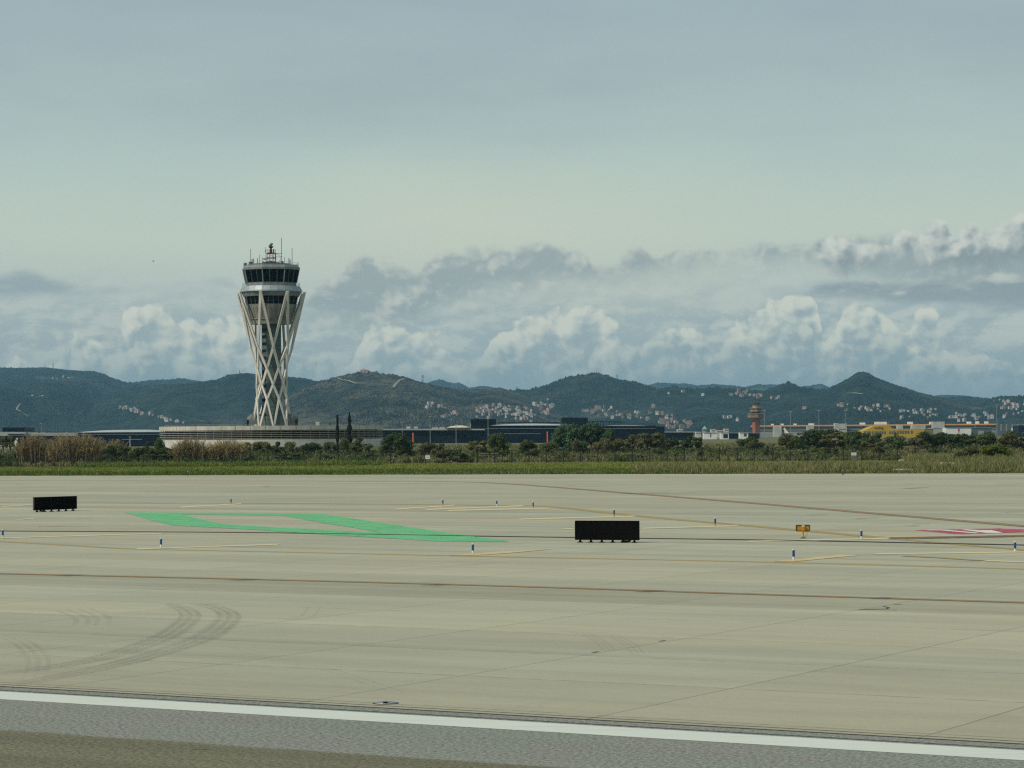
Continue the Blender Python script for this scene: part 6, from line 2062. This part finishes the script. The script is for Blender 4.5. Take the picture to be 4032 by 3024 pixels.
# scrub, verge grass and weeds (nobody could count them)
def tufts(name, pts, hmin, hmax, wmin, wmax, blades, m, seed, lean=.35, zbase=0.0):
    rg = np.random.default_rng(seed)
    N = len(pts)
    base = np.repeat(np.asarray(pts), blades, 0)
    n = len(base)
    base = base + np.stack([rg.normal(size=n) * .22, rg.normal(size=n) * .22, np.zeros(n)], 1)
    hs = np.repeat(rg.uniform(hmin, hmax, N), blades) * rg.uniform(.5, 1.1, n)
    an = rg.uniform(0, PI, n)
    w = rg.uniform(wmin, wmax, n)
    side = np.stack([np.cos(an), np.sin(an), np.zeros(n)], 1) * w[:, None] / 2
    ln = np.stack([rg.normal(size=n), rg.normal(size=n), np.zeros(n)], 1) * lean * hs[:, None]
    top = base + ln + np.stack([np.zeros(n), np.zeros(n), hs], 1)
    mid = base + ln * .35 + np.stack([np.zeros(n), np.zeros(n), hs * .55], 1)
    V = np.stack([base - side * .6, base + side * .6, mid + side, top], 1)
    V2 = np.stack([base - side * .6, mid + side, top, mid - side], 1)
    V = np.stack([base, mid + side, top, mid - side], 1).reshape(-1, 3)
    Fq = np.arange(4 * n).reshape(n, 4)
    o = np_mesh(name, V, Fq, M[m])
    return tag(o, kind='stuff')


def area(n, seed, X0, X1, f0, f1, dens=None):
    """ground points between the fence line and beyond (fractions are metres past the fence)"""
    rg = np.random.default_rng(seed)
    u = (rg.uniform(X0, X1, n) - 2016) / F
    fu = np.array([fp[0].x / fp[0].y, fL.x / fL.y, fM.x / fM.y, fR.x / fR.y, fp[-1].x / fp[-1].y])
    fd = np.array([fp[0].y, fL.y, fM.y, fR.y, fp[-1].y])
    base = np.interp(u, fu, fd)
    d = base + rg.uniform(f0, f1, n)
    return np.stack([u * d, d, np.zeros(n)], 1), u, rg


pts, u, rg = area(15000, 5, -500, 4550, 2, 150)
nz = fbm(pts[:, 0] / 9, pts[:, 1] / 14, 4)
k = nz > -.12
tufts('scrub', pts[k], .35, 1.15, .10, .28, 8, 'scrub', 6)
tufts('scrub', pts[~k][::2], .3, .8, .12, .30, 9, 'leaf_olive', 7)
pts, u, rg = area(5200, 15, -500, 4550, 1, 90)
nz = fbm(pts[:, 0] / 6 + 40, pts[:, 1] / 10, 4)
tufts('scrub', pts[nz > .12], .5, 1.35, .14, .34, 10, 'leaf_dark', 16)
tufts('scrub', pts[nz < -.25], .6, 1.5, .05, .12, 12, 'scrub_brown', 17)
pts, u, rg = area(9000, 25, -500, 4550, 150, 420)
tufts('scrub', pts, .8, 1.9, .25, .6, 7, 'scrub', 26)


def thicket(name, n, seed, X0, X1, f0, f1, hmin, hmax, m, per=46, thr=-.1):
    pts, u, rg = area(n, seed, X0, X1, f0, f1)
    nz = fbm(pts[:, 0] / 11 + seed, pts[:, 1] / 16, 4)
    pts = pts[nz > thr]
    N = len(pts)
    hs, rs = rg.uniform(hmin, hmax, N), rg.uniform(.7, 2.0, N)
    d = rg.normal(size=(N, per, 3))
    d /= np.linalg.norm(d, axis=2, keepdims=True)
    d[:, :, 2] = np.abs(d[:, :, 2])
    rad = rg.uniform(.5, 1.08, (N, per, 1))
    p = pts[:, None, :] + d * rad * np.stack([rs, rs * .8, hs], 1)[:, None, :]
    nn = d + rg.normal(size=d.shape) * .55
    V, Fq = quads(p.reshape(-1, 3), nn.reshape(-1, 3), .34, rg=rg)
    return tag(np_mesh(name, V, Fq, M[m]), kind='stuff')


thicket('undergrowth', 1500, 71, -500, 4550, 4, 140, .5, 1.3, 'leaf_olive', thr=.02)
thicket('undergrowth', 1300, 72, -500, 4550, 20, 190, .6, 1.7, 'leaf_mid', thr=.05)
thicket('undergrowth', 1500, 73, -500, 4550, 70, 260, .9, 2.3, 'leaf_dark', thr=.0)
thicket('undergrowth', 900, 74, -500, 1500, 2, 60, .7, 2.2, 'leaf_dark', thr=-.05)
thicket('undergrowth', 1100, 75, -500, 4550, 30, 200, .5, 1.6, 'scrub', thr=.0)


def verge_pts(n, seed, X0, X1, g0, g1):
    """between the apron edge (g=0) and the fence (g=1)"""
    rg = np.random.default_rng(seed)
    u = (rg.uniform(X0, X1, n) - 2016) / F
    eu = np.array([eL.x / eL.y, eM.x / eM.y, eR.x / eR.y])
    ed = np.array([eL.y, eM.y, eR.y])
    fu = np.array([fL.x / fL.y, fM.x / fM.y, fR.x / fR.y])
    fd = np.array([fL.y, fM.y, fR.y])
    a, b = np.interp(u, eu, ed), np.interp(u, fu, fd)
    d = a + (b - a) * rg.uniform(g0, g1, n)
    return np.stack([u * d, d, np.full(n, -.02)], 1)


pts = verge_pts(20000, 31, -400, 4400, .02, .93)
tufts('grass', pts, .08, .26, .05, .14, 6, 'grass', 32, .5)
pts = verge_pts(4200, 33, -400, 2900, .0, .22)
nz = fbm(pts[:, 0] / 4, pts[:, 1] / 9, 3)
tufts('weeds', pts[nz > -.15], .2, .62, .06, .15, 9, 'weeds_green', 34)
pts = verge_pts(1500, 35, 300, 1500, .80, .98)
tufts('weeds', pts, .3, .9, .10, .22, 10, 'weeds_green', 36)
def clear_slabs(pts):
    X = pts[:, 0] / pts[:, 1] * F + 2016
    hide = ((X > 3505) & (X < 3612) & (pts[:, 1] < G(3557, 1857).y + .5) & (pts[:, 1] > G(3557, 1857).y - 25)) | ((X > 3615) & (X < 3806) & (pts[:, 1] < G(3710, 1828).y + 1) & (pts[:, 1] > G(3710, 1846).y))
    hide |= (X > 3655) & (X < 3770) & (pts[:, 1] < G(3710, 1846).y + .5) & (pts[:, 1] > G(3710, 1852).y)
    return pts[~(hide & (np.random.default_rng(3).random(len(pts)) < .93))]


pts = verge_pts(5200, 37, 2500, 4400, .0, .40)
pts = clear_slabs(pts)
nz = fbm(pts[:, 0] / 3, pts[:, 1] / 7, 3)
tufts('weeds', pts[nz > -.2], .35, 1.15, .05, .12, 10, 'weeds', 38)
pts = verge_pts(2200, 39, 3600, 4400, .0, .95)
pts = clear_slabs(pts)
tufts('weeds', pts, .5, 1.5, .05, .11, 11, 'weeds', 40)
pts = verge_pts(900, 41, 1600, 4300, .0, .08)
tufts('weeds', pts, .15, .45, .08, .2, 9, 'scrub_brown', 42)
pts, u, rg = area(1600, 45, 3560, 4500, -14, 3)
pts = clear_slabs(pts)
tufts('weeds', pts, .6, 1.5, .05, .12, 10, 'weeds', 46)

# a small bird far off
p = P(604, 1029, 420)
t = thing('bird', 'tiny dark bird flying high left of the control tower', 'bird', p)
mb = MB()
mb.add([(-.22, 0, 0), (-.1, -.04, .02), (.12, -.03, .03), (.2, 0, .03), (.12, .03, .03), (-.1, .04, .02), (-.05, 0, .07), (0, 0, -.05)], [(0, 1, 6), (1, 2, 6), (2, 3, 6), (3, 4, 6), (4, 5, 6), (5, 0, 6), (1, 0, 7), (2, 1, 7), (3, 2, 7), (4, 3, 7), (5, 4, 7), (0, 5, 7)])
mb.build('body', M['dark_grey'], t)
for s in (-1, 1):
    MB().add([(.08, s * .03, .03), (-.07, s * .03, .03), (-.08, s * .22, .12), (.04, s * .24, .13), (-.06, s * .48, .06)], [(0, 1, 2, 3), (3, 2, 4)]).build('wing', M['dark_grey'], t)

# ------------------------------------------------------------------ the air between
TOP = max(float(z.max()) for _, _, z in HILLS)
print('highest hill', TOP)
hz = MB().box((-5200, -150, -1.2), (5200, 14200, TOP + 6))
hm = bpy.data.materials.new('haze')
hm.use_nodes = True
nt = hm.node_tree
for nd in list(nt.nodes):
    if nd.type == 'BSDF_PRINCIPLED': nt.nodes.remove(nd)
pv = nt.nodes.new('ShaderNodeVolumePrincipled')
pv.inputs['Color'].default_value = (0.36, 0.72, 1.0, 1)
pv.inputs['Density'].default_value = 3.9e-5
pv.inputs['Anisotropy'].default_value = 0.0
nt.links.new(pv.outputs[0], nt.nodes['Material Output'].inputs['Volume'])
ho = hz.build('haze', hm)
tag(ho, kind='stuff')

# ------------------------------------------------------------------ output
sc.render.engine = 'CYCLES'
sc.view_settings.view_transform = 'Standard'
sc.view_settings.look = 'None'
sc.view_settings.exposure = 0.0
sc.view_settings.gamma = 1.0
sc.cycles.use_denoising = False
sc.cycles.max_bounces = 5
sc.cycles.transparent_max_bounces = 12
sc.cycles.volume_bounces = 0
sc.cycles.sample_clamp_direct = 1.6
sc.cycles.sample_clamp_indirect = 2.0
sc.render.film_transparent = False
sc.render.filter_size = 1.2 if hasattr(sc.render, 'filter_size') else 1.5
sc.cycles.filter_width = 1.3
